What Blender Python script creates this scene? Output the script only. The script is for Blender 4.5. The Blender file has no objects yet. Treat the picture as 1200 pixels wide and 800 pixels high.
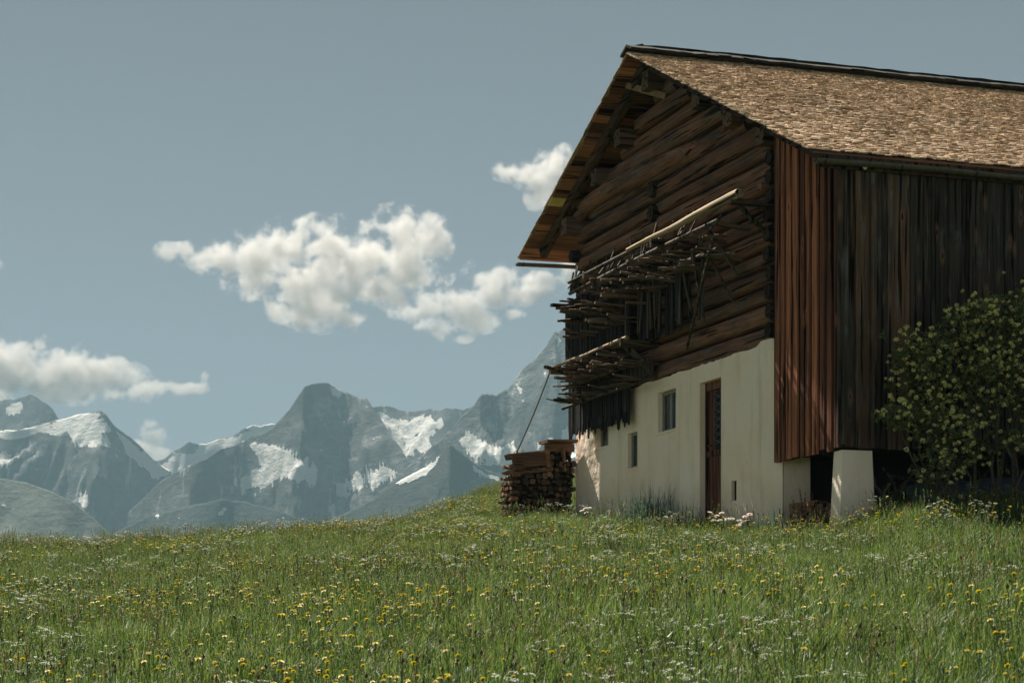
import bpy, bmesh, math, random
import numpy as np
from mathutils import Vector, Matrix, noise as mn

random.seed(7); rng = np.random.default_rng(7)
SC = bpy.context.scene
COL = SC.collection
PI = math.pi

# ------------------------------------------------------------------ survey of the place
F = 2332.0; CX = 600.0; YH = 760.0            # focal length and horizon of the lens, in photo pixels
TH = math.radians(18.4)
BC = np.array([318 / F * 28, 28.0]); ZB = 1.9  # barn corner on the ground plan, datum height
AX = np.array([math.sin(TH), -math.cos(TH)])   # along the gable, to the right
AY = np.array([math.cos(TH), math.sin(TH)])    # along the ridge, into the barn

def gable_pt(px, py, yl=0.0):
    """point of the plane parallel to the gable at local y = yl, in barn coordinates"""
    d = np.array([(px - CX) / F, 1.0]); t = (YH - py) / F
    Y, x = np.linalg.solve(np.array([[d[0], -AX[0]], [d[1], -AX[1]]]), BC + AY * yl)
    return Vector((x, yl, Y * t - ZB))

def side_pt(px, py, xl):
    d = np.array([(px - CX) / F, 1.0]); t = (YH - py) / F
    Y, y = np.linalg.solve(np.array([[d[0], -AY[0]], [d[1], -AY[1]]]), BC + AX * xl)
    return Vector((xl, y, Y * t - ZB))

def to_world(p):
    q = BC + AX * p[0] + AY * p[1]
    return Vector((q[0], q[1], p[2] + ZB))

def smooth(a, b, x):
    t = np.clip((x - a) / (b - a), 0, 1); return t * t * (3 - 2 * t)

# ------------------------------------------------------------------ object helpers
def tag(o, label=None, cat=None, group=None, kind=None):
    if label: o['label'] = label
    if cat: o['category'] = cat
    if group: o['group'] = group
    if kind: o['kind'] = kind
    return o

def empty(name, loc, rz=0.0):
    o = bpy.data.objects.new(name, None); COL.objects.link(o)
    o.empty_display_size = .2; o.location = loc; o.rotation_euler = (0, 0, rz)
    return o

class MB:
    """collects shapes and links them as one mesh object"""
    def __init__(s): s.v = []; s.f = []; s.m = []; s.cur = 0; s.sm = []
    def add(s, vs, fs, smooth=False):
        b = len(s.v); s.v.extend([tuple(p) for p in vs])
        for f in fs:
            s.f.append(tuple(b + i for i in f)); s.m.append(s.cur); s.sm.append(smooth)
    def box(s, x0, x1, y0, y1, z0, z1):
        s.hexa([(x0, y0, z0), (x1, y0, z0), (x1, y1, z0), (x0, y1, z0), (x0, y0, z1), (x1, y0, z1), (x1, y1, z1), (x0, y1, z1)])
    def hexa(s, p):
        s.add(p, [(0, 3, 2, 1), (4, 5, 6, 7), (0, 1, 5, 4), (1, 2, 6, 5), (2, 3, 7, 6), (3, 0, 4, 7)])
    def bar(s, p0, p1, w, h, up=(0, 0, 1), w1=None, h1=None):
        p0 = Vector(p0); p1 = Vector(p1); d = (p1 - p0).normalized(); u = Vector(up)
        if abs(d.dot(u)) > .98: u = Vector((0, 1, 0))
        a = d.cross(u).normalized(); b = a.cross(d).normalized()
        w1 = w if w1 is None else w1; h1 = h if h1 is None else h1
        q = [p0 + a * sx * w / 2 + b * sz * h / 2 for sx, sz in ((-1, -1), (1, -1), (1, 1), (-1, 1))]
        r = [p1 + a * sx * w1 / 2 + b * sz * h1 / 2 for sx, sz in ((-1, -1), (1, -1), (1, 1), (-1, 1))]
        s.add(q + r, [(0, 1, 2, 3), (7, 6, 5, 4), (0, 4, 5, 1), (1, 5, 6, 2), (2, 6, 7, 3), (3, 7, 4, 0)])
    def tube(s, pts, rad, n=8, wob=0.0, cap=True, smooth=True):
        pts = [Vector(p) for p in pts]; m = len(pts)
        if not hasattr(rad, '__len__'): rad = [rad] * m
        vs = []; fs = []
        ref = Vector((.13, .27, .95)).normalized()
        for i, p in enumerate(pts):
            d = (pts[min(i + 1, m - 1)] - pts[max(i - 1, 0)]).normalized()
            if abs(d.dot(ref)) > .95: ref = Vector((.95, .2, .1)).normalized()
            a = d.cross(ref).normalized(); b = d.cross(a).normalized()
            for k in range(n):
                t = 2 * PI * k / n; r = rad[i] * (1 + random.uniform(-wob, wob))
                vs.append(p + a * math.cos(t) * r + b * math.sin(t) * r)
        for i in range(m - 1):
            for k in range(n):
                k2 = (k + 1) % n
                fs.append((i * n + k, i * n + k2, (i + 1) * n + k2, (i + 1) * n + k))
        s.add(vs, fs, smooth)
        if cap:
            s.add(vs[:n], [tuple(reversed(range(n)))]); s.add(vs[-n:], [tuple(range(n))])
    def mesh(s, name, mats):
        me = bpy.data.meshes.new(name); me.from_pydata(s.v, [], s.f)
        for m in (mats if isinstance(mats, (list, tuple)) else [mats]): me.materials.append(m)
        me.polygons.foreach_set('material_index', s.m); me.polygons.foreach_set('use_smooth', s.sm)
        me.update(); return me
    def build(s, name, mats, parent=None, loc=None):
        o = bpy.data.objects.new(name, s.mesh(name, mats)); COL.objects.link(o)
        if parent: o.parent = parent
        if loc is not None: o.location = loc
        return o

def np_mesh(name, v, quads=None, tris=None, mat=None, smooth=False):
    me = bpy.data.meshes.new(name)
    fs = []
    if quads is not None: fs += quads.tolist()
    if tris is not None: fs += tris.tolist()
    me.from_pydata(v.tolist(), [], fs)
    if mat: me.materials.append(mat)
    if smooth: me.polygons.foreach_set('use_smooth', [True] * len(me.polygons))
    me.update(); return me

def link(name, me, parent=None):
    o = bpy.data.objects.new(name, me); COL.objects.link(o)
    if parent: o.parent = parent
    return o

# ------------------------------------------------------------------ materials
class NT:
    def __init__(s, name, clear=True):
        s.mat = bpy.data.materials.new(name); s.mat.use_nodes = True; s.t = s.mat.node_tree
        s.t.nodes.clear(); s.out = s.n('ShaderNodeOutputMaterial')
    def n(s, ty, **kw):
        nd = s.t.nodes.new(ty)
        for k, v in kw.items(): setattr(nd, k, v)
        return nd
    def l(s, a, b): s.t.links.new(a, b)
    def setin(s, nd, **kw):
        for k, v in kw.items(): nd.inputs[k].default_value = v
    def coord(s, scale, kind='Object'):
        tc = s.n('ShaderNodeTexCoord'); mp = s.n('ShaderNodeMapping'); mp.inputs['Scale'].default_value = scale
        s.l(tc.outputs[kind], mp.inputs[0]); return mp.outputs[0]
    def noise(s, co, scale=1, detail=5, rough=.55, dist=0, out=0):
        nd = s.n('ShaderNodeTexNoise'); s.setin(nd, Scale=scale, Detail=detail, Roughness=rough, Distortion=dist)
        if co is not None: s.l(co, nd.inputs['Vector'])
        return nd.outputs[out]
    def ramp(s, fac, stops, interp='LINEAR'):
        r = s.n('ShaderNodeValToRGB'); r.color_ramp.interpolation = interp; e = r.color_ramp.elements
        while len(e) < len(stops): e.new(.5)
        for k, (p, c) in enumerate(stops):
            e[k].position = p; e[k].color = (c, c, c, 1) if not hasattr(c, '__len__') else (*c, 1)
        s.l(fac, r.inputs[0]); return r.outputs[0]
    def mix(s, fac, a, b, mode='MIX'):
        m = s.n('ShaderNodeMix', data_type='RGBA', blend_type=mode)
        for v, i in ((fac, 0), (a, 6), (b, 7)):
            if isinstance(v, (int, float)): m.inputs[i].default_value = v
            elif isinstance(v, tuple): m.inputs[i].default_value = (*v, 1)
            else: s.l(v, m.inputs[i])
        return m.outputs[2]
    def math(s, op, a, b=0.0, c=None):
        m = s.n('ShaderNodeMath', operation=op)
        for v, i in ((a, 0), (b, 1), (c, 2)):
            if v is None: continue
            if isinstance(v, (int, float)): m.inputs[i].default_value = v
            else: s.l(v, m.inputs[i])
        return m.outputs[0]
    def bump(s, h, strength, dist=.02):
        b = s.n('ShaderNodeBump'); s.setin(b, Strength=strength, Distance=dist); s.l(h, b.inputs['Height']); return b.outputs[0]
    def principled(s, col, rough=.8, nrm=None, spec=.25, **kw):
        p = s.n('ShaderNodeBsdfPrincipled')
        if isinstance(col, tuple): p.inputs['Base Color'].default_value = (*col, 1)
        else: s.l(col, p.inputs['Base Color'])
        if isinstance(rough, (int, float)): p.inputs['Roughness'].default_value = rough
        else: s.l(rough, p.inputs['Roughness'])
        p.inputs['Specular IOR Level'].default_value = spec
        if nrm is not None: s.l(nrm, p.inputs['Normal'])
        for k, v in kw.items(): p.inputs[k].default_value = v
        s.l(p.outputs[0], s.out.inputs[0]); return p
    def island(s): return s.n('ShaderNodeNewGeometry').outputs['Random Per Island']
    def objrand(s): return s.n('ShaderNodeObjectInfo').outputs['Random']

def wood(name, axis, dark, mid, warm, grey=(.10, .10, .095), grain=26, patch=.8, warmth=.5, greyness=.3, bump=.6, var=.5, use_obj=True, rough=.85, crack=(.39, .45, .12), knots=0.0, spec=.08):
    """weathered timber with its grain along one axis of the barn"""
    m = NT(name)
    sc = [grain] * 3; sc['xyz'.index(axis)] = grain * .035
    isl = m.island(); rnd = m.objrand()
    tc = m.n('ShaderNodeTexCoord')
    off = m.n('ShaderNodeCombineXYZ')
    r2 = m.math('ADD', m.math('MULTIPLY', isl, 37.0), m.math('MULTIPLY', rnd, 53.0))
    for i in range(3): m.l(r2, off.inputs[i])
    va = m.n('ShaderNodeVectorMath', operation='ADD'); m.l(tc.outputs['Object'], va.inputs[0]); m.l(off.outputs[0], va.inputs[1])
    mp = m.n('ShaderNodeMapping'); mp.inputs['Scale'].default_value = sc; m.l(va.outputs[0], mp.inputs[0])
    g = m.noise(mp.outputs[0], 1, 8, .65, .6)
    sp = [2.2] * 3; sp['xyz'.index(axis)] = .55
    mp2 = m.n('ShaderNodeMapping'); mp2.inputs['Scale'].default_value = sp; m.l(va.outputs[0], mp2.inputs[0])
    p1 = m.noise(mp2.outputs[0], patch, 5, .6, .4)
    p2 = m.noise(mp2.outputs[0], patch * 2.3, 4, .6, .2)
    cg = m.ramp(g, [(.28, dark), (.5, mid), (.75, tuple(min(1, c * 1.7) for c in mid))])
    cw = m.ramp(g, [(.28, tuple(c * .35 for c in warm)), (.55, warm), (.8, tuple(min(1, c * 1.5) for c in warm))])
    cy = m.ramp(g, [(.28, tuple(c * .35 for c in grey)), (.55, grey), (.8, tuple(min(1, c * 1.5) for c in grey))])
    f1 = m.ramp(m.math('ADD', m.math('MULTIPLY', p1, .75), m.math('MULTIPLY', isl, .25)), [(.62 - warmth * .35, 0.0), (.78 - warmth * .3, 1.0)])
    c = m.mix(f1, cg, cw)
    f2 = m.ramp(p2, [(.72 - greyness * .4, 0.0), (.82 - greyness * .3, 1.0)])
    c = m.mix(f2, c, cy)
    v = m.math('ADD', m.math('MULTIPLY', isl, var), 1 - var * .5)
    if use_obj: v = m.math('MULTIPLY', v, m.math('ADD', m.math('MULTIPLY', rnd, .45), .78))
    hv = m.n('ShaderNodeHueSaturation'); m.l(c, hv.inputs['Color']); m.l(v, hv.inputs['Value'])
    # cracks along the grain
    ck = m.ramp(m.noise(mp.outputs[0], .55, 3, .5), [(crack[0], crack[2]), (crack[1], 1.0)])
    c = m.mix(1.0, hv.outputs[0], ck, 'MULTIPLY')
    if knots:
        kp = m.n('ShaderNodeMapping'); ks = [5.5] * 3; ks['xyz'.index(axis)] = 1.5; kp.inputs['Scale'].default_value = ks; m.l(va.outputs[0], kp.inputs[0])
        vo = m.n('ShaderNodeTexVoronoi'); m.setin(vo, Scale=1.0, Randomness=1.0); m.l(kp.outputs[0], vo.inputs['Vector'])
        dd = m.math('ADD', vo.outputs['Distance'], m.math('MULTIPLY', m.math('SUBTRACT', g, .5), .25))
        c = m.mix(m.math('MULTIPLY', m.ramp(dd, [(.10, 1.0), (.24, 0.0)]), knots), c, tuple(x * 1.5 for x in warm))
        c = m.mix(m.ramp(dd, [(.05, .95), (.085, 0.0)]), c, tuple(x * .3 for x in dark))
    m.principled(c, rough, m.bump(m.math('ADD', g, m.math('MULTIPLY', ck, .6)), bump, .02), spec)
    return m.mat

MAT = {}
MAT['log'] = wood('log_timber', 'x', (0.033, 0.025, 0.021), (0.091, 0.059, 0.044), (0.229, 0.108, 0.066), (0.154, 0.122, 0.101), 34, 1.3, .62, .42, var=.8, crack=(.365, .41, .14))
MAT['end'] = wood('timber_end', 'y', (.012, .011, .01), (.03, .024, .02), (.05, .03, .02), (.04, .038, .035), 30, 1, .3, .2)
MAT['purlin'] = wood('purlin_timber', 'y', (0.032, 0.027, 0.024), (0.096, 0.067, 0.051), (0.208, 0.120, 0.080), (0.144, 0.128, 0.112), 22, 1, .4, .3)
MAT['soffit'] = wood('roof_boarding', 'y', (.045, .026, .02), (.17, .088, .06), (.33, .145, .09), (.19, .135, .105), 22, .7, .6, .22, var=.9)
MAT['red'] = wood('red_brown_boards', 'z', (0.036, 0.019, 0.014), (0.137, 0.056, 0.037), (0.321, 0.118, 0.063), (0.178, 0.113, 0.083), 26, .8, .62, .12, var=.7, knots=.5)
MAT['side'] = wood('dark_weathered_boards', 'z', (.013, .012, .011), (.048, .039, .032), (.11, .062, .040), (.105, .10, .088), 34, 1.4, .36, .42, var=.6, knots=.8)
MAT['screen'] = wood('blackened_boards', 'z', (0.009, 0.010, 0.010), (0.022, 0.022, 0.022), (0.040, 0.030, 0.023), (0.068, 0.068, 0.063), 22, 1.0, .25, .12, var=.8)
MAT['slat'] = wood('grey_slats', 'z', (0.021, 0.019, 0.015), (0.071, 0.061, 0.048), (0.114, 0.079, 0.053), (0.114, 0.107, 0.092), 30, 1, .4, .4)
MAT['stick'] = wood('bleached_sticks', 'y', (0.035, 0.029, 0.021), (0.122, 0.092, 0.068), (0.171, 0.110, 0.068), (0.143, 0.128, 0.107), 30, 1, .5, .3, var=.8)
MAT['pole'] = wood('peeled_pole', 'x', (0.098, 0.071, 0.045), (0.247, 0.188, 0.124), (0.300, 0.210, 0.120), (0.225, 0.203, 0.165), 22, 1, .5, .3)
MAT['rafter'] = wood('rafter_timber', 'x', (0.021, 0.017, 0.014), (0.058, 0.039, 0.031), (0.117, 0.065, 0.044), (0.078, 0.072, 0.065), 22, 1, .4, .3)
MAT['door'] = wood('door_boards', 'z', (.03, .015, .012), (.10, .042, .03), (.20, .085, .055), (.12, .09, .075), 30, 1, .5, .1)
MAT['fire'] = wood('split_firewood', 'y', (0.039, 0.031, 0.026), (0.130, 0.091, 0.065), (0.247, 0.130, 0.078), (0.195, 0.169, 0.143), 22, 1, .5, .3, var=1.0)
MAT['cover'] = wood('cover_planks', 'y', (.04, .03, .024), (.13, .085, .06), (.25, .13, .075), (.17, .14, .11), 20, 1, .6, .3)
MAT['ridge'] = wood('mossy_ridge_boards', 'y', (.008, .009, .007), (.020, .020, .016), (.03, .026, .018), (.035, .036, .029), 16, 1, .3, .5)

def plain(name, col, rough=.7, var=.25, scale=8, bump=.15, spec=.3, **kw):
    m = NT(name); co = m.coord((1, 1, 1)); n = m.noise(co, scale, 5)
    c = m.ramp(n, [(.3, tuple(x * (1 - var) for x in col)), (.7, tuple(min(1, x * (1 + var)) for x in col))])
    m.principled(c, rough, m.bump(n, bump, .01), spec, **kw); return m.mat

MAT['redback'] = wood('dark_red_brown_boards', 'z', (.012, .010, .009), (.035, .022, .017), (.10, .045, .03), (.06, .05, .04), 26, .8, .4, .15, var=.8)
MAT['yellow'] = plain('new_yellow_board', (.80, .60, .21), .7, .15, 6)
MAT['pale'] = plain('pale_plank', (.26, .17, .085), .8, .3, 9)
MAT['dark'] = plain('interior_shade_and_panel', (.018, .015, .013), .95, .3, 3)  # near-black colour holds the interior's shade; also serves the door panel
MAT['iron'] = plain('dark_iron', (.035, .034, .033), .5, .3, 30, Metallic=.6)
MAT['zinc'] = plain('old_zinc', (.105, .088, .066), .55, .3, 12, Metallic=.25)
MAT['china'] = plain('white_porcelain', (.8, .8, .77), .2, .04, 5, .0)
MAT['frame'] = plain('grey_window_frame', (.28, .26, .23), .7, .2, 14)
MAT['rope'] = plain('old_rope', (.23, .18, .13), .95, .3, 60)
MAT['blue_shade'] = plain('blue_grass_shade', (.04, .055, .075), .5, .3, 5)  # bluish shade of the grass put into a surface colour
MAT['bark'] = plain('shrub_bark', (.07, .055, .04), .9, .4, 20)

def mk_glass():
    m = NT('window_glass'); co = m.coord((1, 1, 1)); n = m.noise(co, 3, 3)
    c = m.ramp(n, [(.3, (.02, .026, .03)), (.7, (.05, .06, .065))]); m.principled(c, .12, None, .5); return m.mat
MAT['glass'] = mk_glass()

def mk_plaster():
    m = NT('lime_plaster'); co = m.coord((1, 1, 1))
    n1 = m.noise(co, .8, 6, .6, .3); n2 = m.noise(co, 9, 8, .65); n3 = m.noise(m.coord((3, 3, .35)), 1.2, 5, .6)
    c = m.ramp(n1, [(.3, (.90, .685, .51)), (.5, (.97, .765, .61)), (.7, (.97, .81, .68))])
    st = m.ramp(n3, [(.52, 0.0), (.75, .45)])
    c = m.mix(st, c, (.47, .385, .26))
    sp = m.ramp(n2, [(.6, 0.0), (.75, .3)]); c = m.mix(sp, c, (.45, .40, .32))
    # splashed and damp foot
    tc = m.n('ShaderNodeTexCoord'); sx = m.n('ShaderNodeSeparateXYZ'); m.l(tc.outputs['Object'], sx.inputs[0])
    h = m.math('ADD', m.math('ADD', sx.outputs[2], m.math('MULTIPLY', sx.outputs[0], .07)), m.math('MULTIPLY', n1, .7))
    ft = m.ramp(m.math('MULTIPLY', h, .6), [(.1, .55), (.55, 0.0)]); c = m.mix(ft, c, (.40, .35, .28))
    lump = m.noise(co, 3.2, 3, .5)
    b = m.math('ADD', m.math('MULTIPLY', lump, 1.5), m.math('MULTIPLY', n2, .35))
    m.principled(c, .9, m.bump(b, .55, .05), .2); return m.mat
MAT['plaster'] = mk_plaster()

def mk_shingle():
    m = NT('wood_shingles'); isl = m.island(); co = m.coord((10, 40, 10)); g = m.noise(co, 1, 5)
    c = m.ramp(isl, [(0, (.31, .205, .125)), (.25, (.48, .335, .215)), (.55, (.60, .435, .285)), (.8, (.67, .50, .34)), (1, (.74, .58, .42))])
    c = m.mix(m.ramp(g, [(.35, .5), (.6, 0.0)]), c, (.12, .08, .05))
    big = m.noise(m.coord((1, 1, 1)), .9, 5); c = m.mix(m.ramp(big, [(.5, 0.0), (.75, .5)]), c, (.25, .19, .13))
    m.principled(c, .9, m.bump(g, .4, .01), .15); return m.mat
MAT['shingle'] = mk_shingle()

def leafy(name, cols, trans=.35, rough=.55, patch=.35, spec=.25):
    """thin green blades: colour varies by plant, by place in the meadow and along the noise of the blade"""
    m = NT(name); rnd = m.objrand(); isl = m.island()
    geo = m.n('ShaderNodeNewGeometry')
    n = m.noise(geo.outputs['Position'], patch, 4, .6); n2 = m.noise(geo.outputs['Position'], patch * 6, 3)
    f = m.math('ADD', m.math('ADD', m.math('MULTIPLY', n, .5), m.math('MULTIPLY', n2, .25)), m.math('ADD', m.math('MULTIPLY', rnd, .12), m.math('MULTIPLY', isl, .75)))
    f = m.math('SUBTRACT', m.math('MULTIPLY', f, 1.5), .60)
    k = len(cols); c = m.ramp(f, [(i / (k - 1), cc) for i, cc in enumerate(cols)])
    p = m.principled(c, rough, None, spec)
    tr = m.n('ShaderNodeBsdfTranslucent'); hs = m.n('ShaderNodeHueSaturation'); m.setin(hs, Saturation=1.1, Value=1.25); m.l(c, hs.inputs['Color']); m.l(hs.outputs[0], tr.inputs[0])
    ms = m.n('ShaderNodeMixShader'); ms.inputs[0].default_value = trans
    m.l(p.outputs[0], ms.inputs[1]); m.l(tr.outputs[0], ms.inputs[2]); m.l(ms.outputs[0], m.out.inputs[0])
    return m.mat
MAT['grass'] = leafy('meadow_grass', [(.014, .036, .013), (.034, .072, .017), (.063, .107, .022), (.098, .138, .030), (.15, .172, .057)], .4)
MAT['iris'] = leafy('blue_green_leaves', [(.05, .10, .07), (.075, .13, .095), (.10, .155, .12)], .25)
MAT['leaf'] = leafy('shrub_leaves', [(.06, .08, .03), (.10, .125, .045), (.16, .175, .065)], .3, .5, 1.5)
MAT['stem'] = leafy('flower_stems', [(.06, .085, .03), (.09, .11, .045)], .15)
MAT['sorrel'] = leafy('sorrel_red', [(.14, .07, .04), (.20, .09, .05), (.18, .12, .06)], .25)
MAT['petal_y'] = leafy('yellow_petals', [(.36, .25, .02), (.44, .34, .03), (.49, .41, .06)], .3, .6)
MAT['petal_w'] = leafy('white_petals', [(.28, .30, .24), (.36, .38, .31), (.44, .46, .39)], .35, .6)
MAT['petal_p'] = leafy('pinkish_petals', [(.50, .40, .36), (.56, .49, .45), (.6, .55, .5)], .35, .6)
MAT['petal_c'] = leafy('cream_yellow_petals', [(.56, .50, .14), (.70, .64, .24), (.78, .72, .38)], .35, .6)
MAT['seed'] = plain('spent_heads', (.10, .07, .04), .9, .4, 40)

def mk_soil():
    m = NT('meadow_ground'); geo = m.n('ShaderNodeNewGeometry')
    n = m.noise(geo.outputs['Position'], .5, 6); n2 = m.noise(geo.outputs['Position'], 9, 6)
    f = m.math('ADD', m.math('MULTIPLY', n, .5), m.math('MULTIPLY', n2, .5))
    c = m.ramp(f, [(.3, (.022, .03, .012)), (.5, (.04, .055, .018)), (.7, (.07, .085, .03))])
    m.principled(c, .95, m.bump(n2, .7, .06), .1); return m.mat
MAT['soil'] = mk_soil()

# ------------------------------------------------------------------ ground
def crest(u):
    return np.interp(u, [-.3, -.055, -.025, 0, .05], [34.5, 35.5, 43, 58, 72])

def ground_z(X, Y):
    X = np.asarray(X, float); Y = np.asarray(Y, float)
    u = np.clip(X / np.maximum(Y, 8), -.4, .4)
    z = -1.55 + .1106 * np.clip(Y, -40, 400) + .07 * 30 * np.tanh(X / 30)
    d = np.maximum(0, Y - crest(u)); k = .0042
    dl = .55 / (2 * k)
    z = z - np.where(d < dl, k * d * d, k * dl * dl + .55 * (d - dl))
    z = z + .05 * np.sin(X * .9 + .4 * Y) * np.cos(Y * .55 - X * .2) + .03 * np.sin(2.1 * X + 1.3) * np.sin(1.7 * Y)
    z = z + .10 * np.exp(-((X + 6.8) / 1.3) ** 2 - ((Y - 36) / 4) ** 2)
    z = np.where(X / np.maximum(Y, 8) < -.22, z + .17 * np.clip((-.21 - u) / .045, 0, 1) * smooth(16, 34, Y), z)
    z = z + .26 * smooth(.165, .205, X / np.maximum(Y, 8)) * smooth(18, 26, Y)
    z = z - .19 * smooth(13, 25, Y) - .10 * smooth(16, 34, Y) * np.clip((-.03 - u) / .05, 0, 1)
    fl = -290 + 12 * np.sin(X / 310.) * np.cos(Y / 270.)
    return np.maximum(z, fl)

def build_ground():
    a = np.concatenate([np.arange(0, 16, .35), 16 * 1.16 ** np.arange(0, 41)]); xs = np.concatenate([-a[:0:-1], a])
    xs = xs[np.abs(xs) < 5600]
    ys = np.concatenate([np.array([-250, -120, -60, -30, -15, -8, -4]), np.arange(-2, 75, .4), 75 * 1.1 ** np.arange(0, 47)]); ys = ys[ys < 6200]
    X, Y = np.meshgrid(xs, ys); Z = ground_z(X, Y)
    v = np.stack([X, Y, Z], -1).reshape(-1, 3); nx, ny = len(xs), len(ys)
    i = np.arange(nx * ny).reshape(ny, nx)
    q = np.stack([i[:-1, :-1], i[:-1, 1:], i[1:, 1:], i[1:, :-1]], -1).reshape(-1, 4)
    o = link('ground', np_mesh('ground', v, q, None, MAT['soil'], True)); o['kind'] = 'structure'
build_ground()

# ------------------------------------------------------------------ the barn
barn = empty('barn', (BC[0], BC[1], ZB), math.atan2(AX[1], AX[0]))
tag(barn, 'old dark log barn with tan shingle roof on a cream plastered stone base', 'barn')

XL, XR, XE = -8.43, 0.0, 1.93       # left corner, right corner, outer edge of the boarded aisle
RX, RZ = -4.42, 7.765                # ridge
EL, ER = -9.94, 2.06                # eaves
SL, SR = .412, .478
Y0, Y1 = -.60, 11.6                 # verges
def roof_z(x): return RZ - (SL * (RX - x) if x < RX else SR * (x - RX))

def masonry():
    ops = [(-2.90, -2.11, -.8, 2.20), (-4.58, -3.84, 1.60, 2.25), (-5.89, -5.47, 1.13, 1.73), (-7.47, -6.81, 1.62, 2.06), (-1.74, -1.56, .30, .60)]
    dep = [.14, .11, .10, .15, .4]
    xs = sorted(set([XL, XR] + [o[0] for o in ops] + [o[1] for o in ops] + list(np.arange(-8.2, -.1, .45))))
    zs = sorted(set([-.8, 2.36] + [o[2] for o in ops] + [o[3] for o in ops] + list(np.arange(-.6, 2.3, .4))))
    inside = lambda x, z: any(o[0] < x < o[1] and o[2] < z < o[3] for o in ops)
    m = MB(); T = .42
    def bulge(x, z):
        e = min([1.0] + [max(max(o[0] - x, x - o[1]), max(o[2] - z, z - o[3])) / .3 for o in ops])
        return -.035 * max(0, e) * (mn.noise(Vector((x * .9, 3, z * .9))) + .3)
    for a, b in zip(xs, xs[1:]):
        for c, d in zip(zs, zs[1:]):
            if inside((a + b) / 2, (c + d) / 2): continue
            m.add([(a, bulge(a, c), c), (b, bulge(b, c), c), (b, bulge(b, d), d), (a, bulge(a, d), d)], [(0, 1, 2, 3)], True)
        # uneven top of the plaster, running up over the lowest log
        n = 3
        for k in range(n):
            p, q = a + (b - a) * k / n, a + (b - a) * (k + 1) / n
            top = lambda x: 2.47 + .035 * mn.noise(Vector((x * 2.3, 0, 0))) + .03 * mn.noise(Vector((x * 7, 1, 0))) + (.05 if x > -.75 else 0)
            m.add([(p, bulge(p, 2.36), 2.36), (q, bulge(q, 2.36), 2.36), (q, -.012, top(q)), (p, -.012, top(p))], [(0, 1, 2, 3)], True)
            m.add([(p, -.012, top(p)), (q, -.012, top(q)), (q, .06, top(q) - .03), (p, .06, top(p) - .03)], [(0, 1, 2, 3)])
    for (a, b, c, d), t in zip(ops, dep):      # reveals
        m.add([(a, 0, c), (a, 0, d), (a, t, d), (a, t, c)], [(0, 1, 2, 3)])
        m.add([(b, 0, d), (b, 0, c), (b, t, c), (b, t, d)], [(0, 1, 2, 3)])
        m.add([(a, 0, d), (b, 0, d), (b, t, d), (a, t, d)], [(0, 1, 2, 3)])
        m.add([(b, 0, c), (a, 0, c), (a, t, c), (b, t, c)], [(0, 1, 2, 3)])
    # corner return and left wall
    m.add([(XR, 0, -.8), (XR, T, -.8), (XR, T, 2.4), (XR, 0, 2.4)], [(0, 1, 2, 3)])
    m.add([(XL, 11.3, -.8), (XL, 0, -.8), (XL, 0, 2.42), (XL, 11.3, 2.42)], [(0, 1, 2, 3)])
    m.add([(XR, 11.3, -.8), (XL, 11.3, -.8), (XL, 11.3, 2.4), (XR, 11.3, 2.4)], [(0, 1, 2, 3)])
    m.build('stone_base', MAT['plaster'], barn)
    # dark cellar box behind the openings, shade painted near black
    c = MB(); c.box(XL + .05, XR - .3, .47, 11.2, -.75, 2.35); c.box(-1.735, -1.565, .05, .07, .28, .62); c.build('cellar_shade', MAT['dark'], barn)
masonry()

# door
dr = empty('door', (0, 0, 0)); dr.parent = barn; dr['label'] = 'red-brown plank door with dark lattice upper panel'
m = MB()
for k, x in enumerate(np.linspace(-2.88, -2.28, 4)): m.box(x, x + .192, .115 + .008 * (k % 2), .15, .05, 2.06)
m.build('door_leaf', MAT['door'], dr)
m = MB(); m.box(-2.90, -2.84, .09, .16, .1, 2.20); m.box(-2.17, -2.11, .09, .16, .1, 2.20); m.box(-2.835, -2.175, .09, .16, 2.07, 2.19); m.build('door_frame', MAT['door'], dr)
m = MB(); m.box(-2.56, -2.22, .098, .112, 1.15, 2.02); pn = m.build('panel', MAT['dark'], dr)
m = MB()
for k in range(7):
    z = 1.20 + k * .115
    m.bar((-2.54, .09, z), (-2.24, .09, z + .115), .012, .02); m.bar((-2.54, .084, z + .115), (-2.24, .084, z), .012, .02)
m.build('lattice', MAT['iron'], dr)
m = MB(); m.box(-2.84, -2.22, .092, .113, 1.06, 1.14); m.build('ledge_board', MAT['door'], dr)
m = MB(); m.tube([(-2.72, .115, 1.22), (-2.72, .06, 1.22), (-2.62, .06, 1.22)], .012, 6); m.build('handle', MAT['iron'], dr)

def window(x0, x1, z0, z1, y, mull=True):
    fr = MB(); w = .045
    fr.box(x0, x1, y - .03, y + .02, z0, z0 + w); fr.box(x0, x1, y - .03, y + .02, z1 - w, z1)
    fr.box(x0, x0 + w, y - .03, y + .02, z0 + w, z1 - w); fr.box(x1 - w, x1, y - .03, y + .02, z0 + w, z1 - w)
    if mull: fr.box((x0 + x1) / 2 - .02, (x0 + x1) / 2 + .02, y - .028, y + .02, z0 + w, z1 - w)
    wn = empty('window', (0, 0, 0)); wn.parent = barn
    fr.build('frame', MAT['frame'], wn)
    g = MB(); g.box(x0 + .02, x1 - .02, y + .002, y + .012, z0 + .02, z1 - .02); g.build('pane', MAT['glass'], wn)
    s = MB(); s.box(x0 - .03, x1 + .03, -.02, y - .03, z0 - .03, z0 + .004); s.build('sill', MAT['plaster'], wn)
window(-4.58, -3.84, 1.60, 2.25, .105)
window(-5.89, -5.47, 1.13, 1.73, .09, False)
window(-7.47, -6.81, 1.62, 2.06, .14)

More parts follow.
